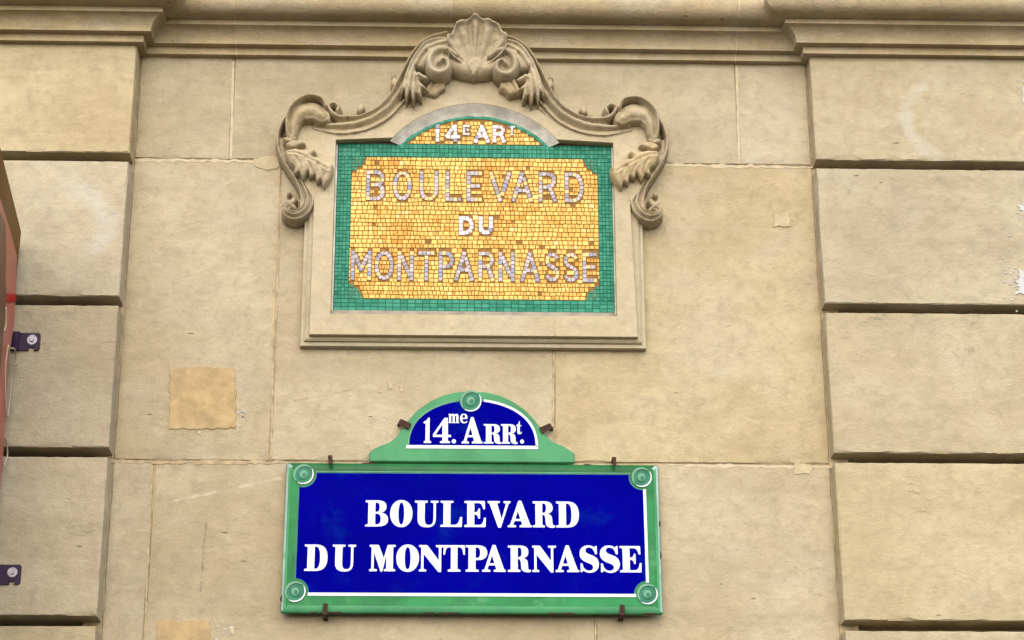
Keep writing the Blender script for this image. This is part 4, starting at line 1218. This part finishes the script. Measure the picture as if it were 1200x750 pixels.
for ch, a, b, y0, y1 in (('1', 496.5, 505.5, 490, 519.6), ('4', 507.5, 528.5, 490, 519.6), ('.', 529.5, 534.5, 515, 520), ('m', 525.5, 538.0, 485.5, 496), ('e', 539.0, 547.8, 485.2, 496),
                         ('A', 541, 565.5, 489.6, 519.8), ('R', 566.8, 588, 497.0, 519.8), ('R', 587.0, 606.5, 497.0, 519.8), ('t', 605, 611.5, 494, 508.5), ('.', 609.5, 614, 514.8, 519.6)):
    eletter(ch, a, b, y0, y1, FA, 0.0009, lun)

# ------------------------------------------------------------------ iron hooks that hold the plates
def hook(px, py, dx, dy, d_front, w, label, L=1.0):
    """pin out of the wall beside the plate edge, bent over its face towards (dx, dy)"""
    a = at(px - dx * 0.6, py - dy * 0.6, 0.0); fr = Frame(px, py, d_front)
    b = fr.p(px - dx * 0.45, py - dy * 0.45, 0.001)
    base = Vector((b.x, 0.006, b.z)); mid = Vector((b.x, b.y + 0.004, b.z))
    e = fr.p(px + dx * 0.5 * L, py + dy * 0.5 * L, 0.002)
    sd_ = Vector((e.z - b.z, 0, -(e.x - b.x))).normalized()
    o = sweep('plate_hook', [base, base * 0.5 + mid * 0.5, mid, b + (e - b) * 0.12, b + (e - b) * 0.55, e], w, 0.0050, M_rust, side=sd_, org=base)
    tag(o, label, 'hook', 'iron hooks holding the enamel plates')
    return o
hook(474, 497, 13, 6, 0.019, 0.016, 'rusty iron hook clasping the left side of the arched plate')
hook(640, 502, -13, 6, 0.019, 0.016, 'rusty iron hook clasping the right side of the arched plate')
hook(387, 539, 1.5, 11, 0.040, 0.010, 'rusty hook on the top edge of the blue plate near its left corner')
hook(720, 541, 0.5, 11, 0.040, 0.009, 'rusty hook on the top edge of the blue plate near its right corner')
hook(381, 715, 0.5, -15, 0.046, 0.011, 'rusty hook on the bottom edge of the blue plate near its left corner')
hook(729, 716, 1.0, -14, 0.046, 0.012, 'rusty hook on the bottom edge of the blue plate near its right corner')

# ------------------------------------------------------------------ projecting shop sign at the left edge
SX = -1.112
sign = thing('projecting_shop_sign', (SX - 0.05, -0.25, 2.6), 'brown and faded red shop sign projecting from the left pilaster', 'sign')
def side_prism(name, pts, x0, x1, mat, parent):
    """outline in (out from the wall, height) extruded along x"""
    n = len(pts); V = [(x1, -p[0], p[1] + CAM_Z) for p in pts] + [(x0, -p[0], p[1] + CAM_Z) for p in pts]
    Fc = [tuple(range(n)), tuple(range(n, 2 * n))[::-1]] + [(i, n + i, n + (i + 1) % n, (i + 1) % n) for i in range(n)]
    if area2(pts) > 0: Fc = [f_[::-1] for f_ in Fc]
    return mesh(name, V, Fc, mat, parent)
OUT = [(0.112, 2.110), (0.128, 1.71), (0.086, 1.40), (0.062, 1.12), (0.72, 1.02), (0.78, 2.31)]
side_prism('sign_box', OUT, SX - 0.14, SX, M_brown, sign)
def on_face(px, py, off=0.0):
    v = FW + RT * ((px - 600) / FPX) - UP * ((py - 375) / FPX)
    v = v * (SX / v.x)
    return Vector((v.x + off, -DIST + v.y, v.z + CAM_Z))
def face_print(name, pts, x0, x1, mat):
    P = [on_face(*p) for p in pts]
    return side_prism(name, [(-p.y, p.z - CAM_Z) for p in P], SX + x0, SX + x1, mat, sign)
face_print('face_panel', [(-14, 196), (0, 236), (10, 268), (18.5, 300), (17.3, 344), (15, 380), (9, 420), (6, 470), (2, 540), (-14, 700)], 0.0, 0.003, M_pink)
face_print('painted_band', [(-12, 220), (0, 252), (4.5, 264), (5.2, 300), (4.2, 330), (5.5, 344), (3, 380), (0, 420), (-10, 520)], 0.003, 0.0045, M_maroon)
face_print('red_stripe', [(5.5, 344), (16.8, 344), (16, 353.5), (5, 353.5)], 0.0045, 0.006, M_red)
def loop(pts):
    v, f = tube([on_face(*p, 0.010) for p in [tuple(q) for q in catmull(pts, 6)]], 0.0019)
    mesh('cream_loop', v, f, M_cream, sign, smooth=True)
loop([(5, 404), (2, 425), (1.5, 455), (3.5, 488), (7, 465), (8.2, 440), (6.5, 415), (5, 404)])
loop([(8, 408), (13, 410), (14.5, 424), (12, 428)])
loop([(0, 388), (2.2, 380), (2, 360)])
loop([(0, 545), (3.8, 535), (3.2, 520), (0.5, 512)])
def bracket(px0, px1, py0, py1, bx_, by_):
    d = PL + 0.004
    fr = Frame((px0 + px1) / 2, (py0 + py1) / 2, d)
    o = [(px0, py0)] + [(px1 - 3 + 3 * math.sin(R(t)), py0 + 3 - 3 * math.cos(R(t))) for t in (0, 30, 60, 90)] + [(px1 - 3 + 3 * math.cos(R(t)), py1 - 3 + 3 * math.sin(R(t))) for t in (0, 30, 60, 90)]
    o += [(bx_ + 3.2, py1), (bx_ + 3.0, py1 - 3.6), (bx_ - 2.8, py1 - 3.6), (bx_ - 3.2, py1), (px0, py1)]
    b = prism('mounting_bracket', [o], fr.p, -0.003, 0.002, M_purple, sign, bevel=0.3)
    prism('washer', [oval(bx_, by_, 6.0, 6.0, 24)], fr.p, 0.002, 0.0036, M_zinc, b, bevel=0.4)
    prism('bolt', [oval(bx_, by_, 3.0, 3.0, 6)], fr.p, 0.0036, 0.0085, M_zinc, b, bevel=0.4)
    prism('shim', [[(px0, py0 - 0.4), (px0 + 13, py0 - 0.2), (px0 + 13, py1 + 0.4), (px0, py1 + 0.6)]], fr.p, 0.002, 0.012, M_purple, b, bevel=0.5)
bracket(10, 47, 390, 411, 37.5, 398.5)
bracket(-16, 24.5, 661.5, 685, 14.5, 671)
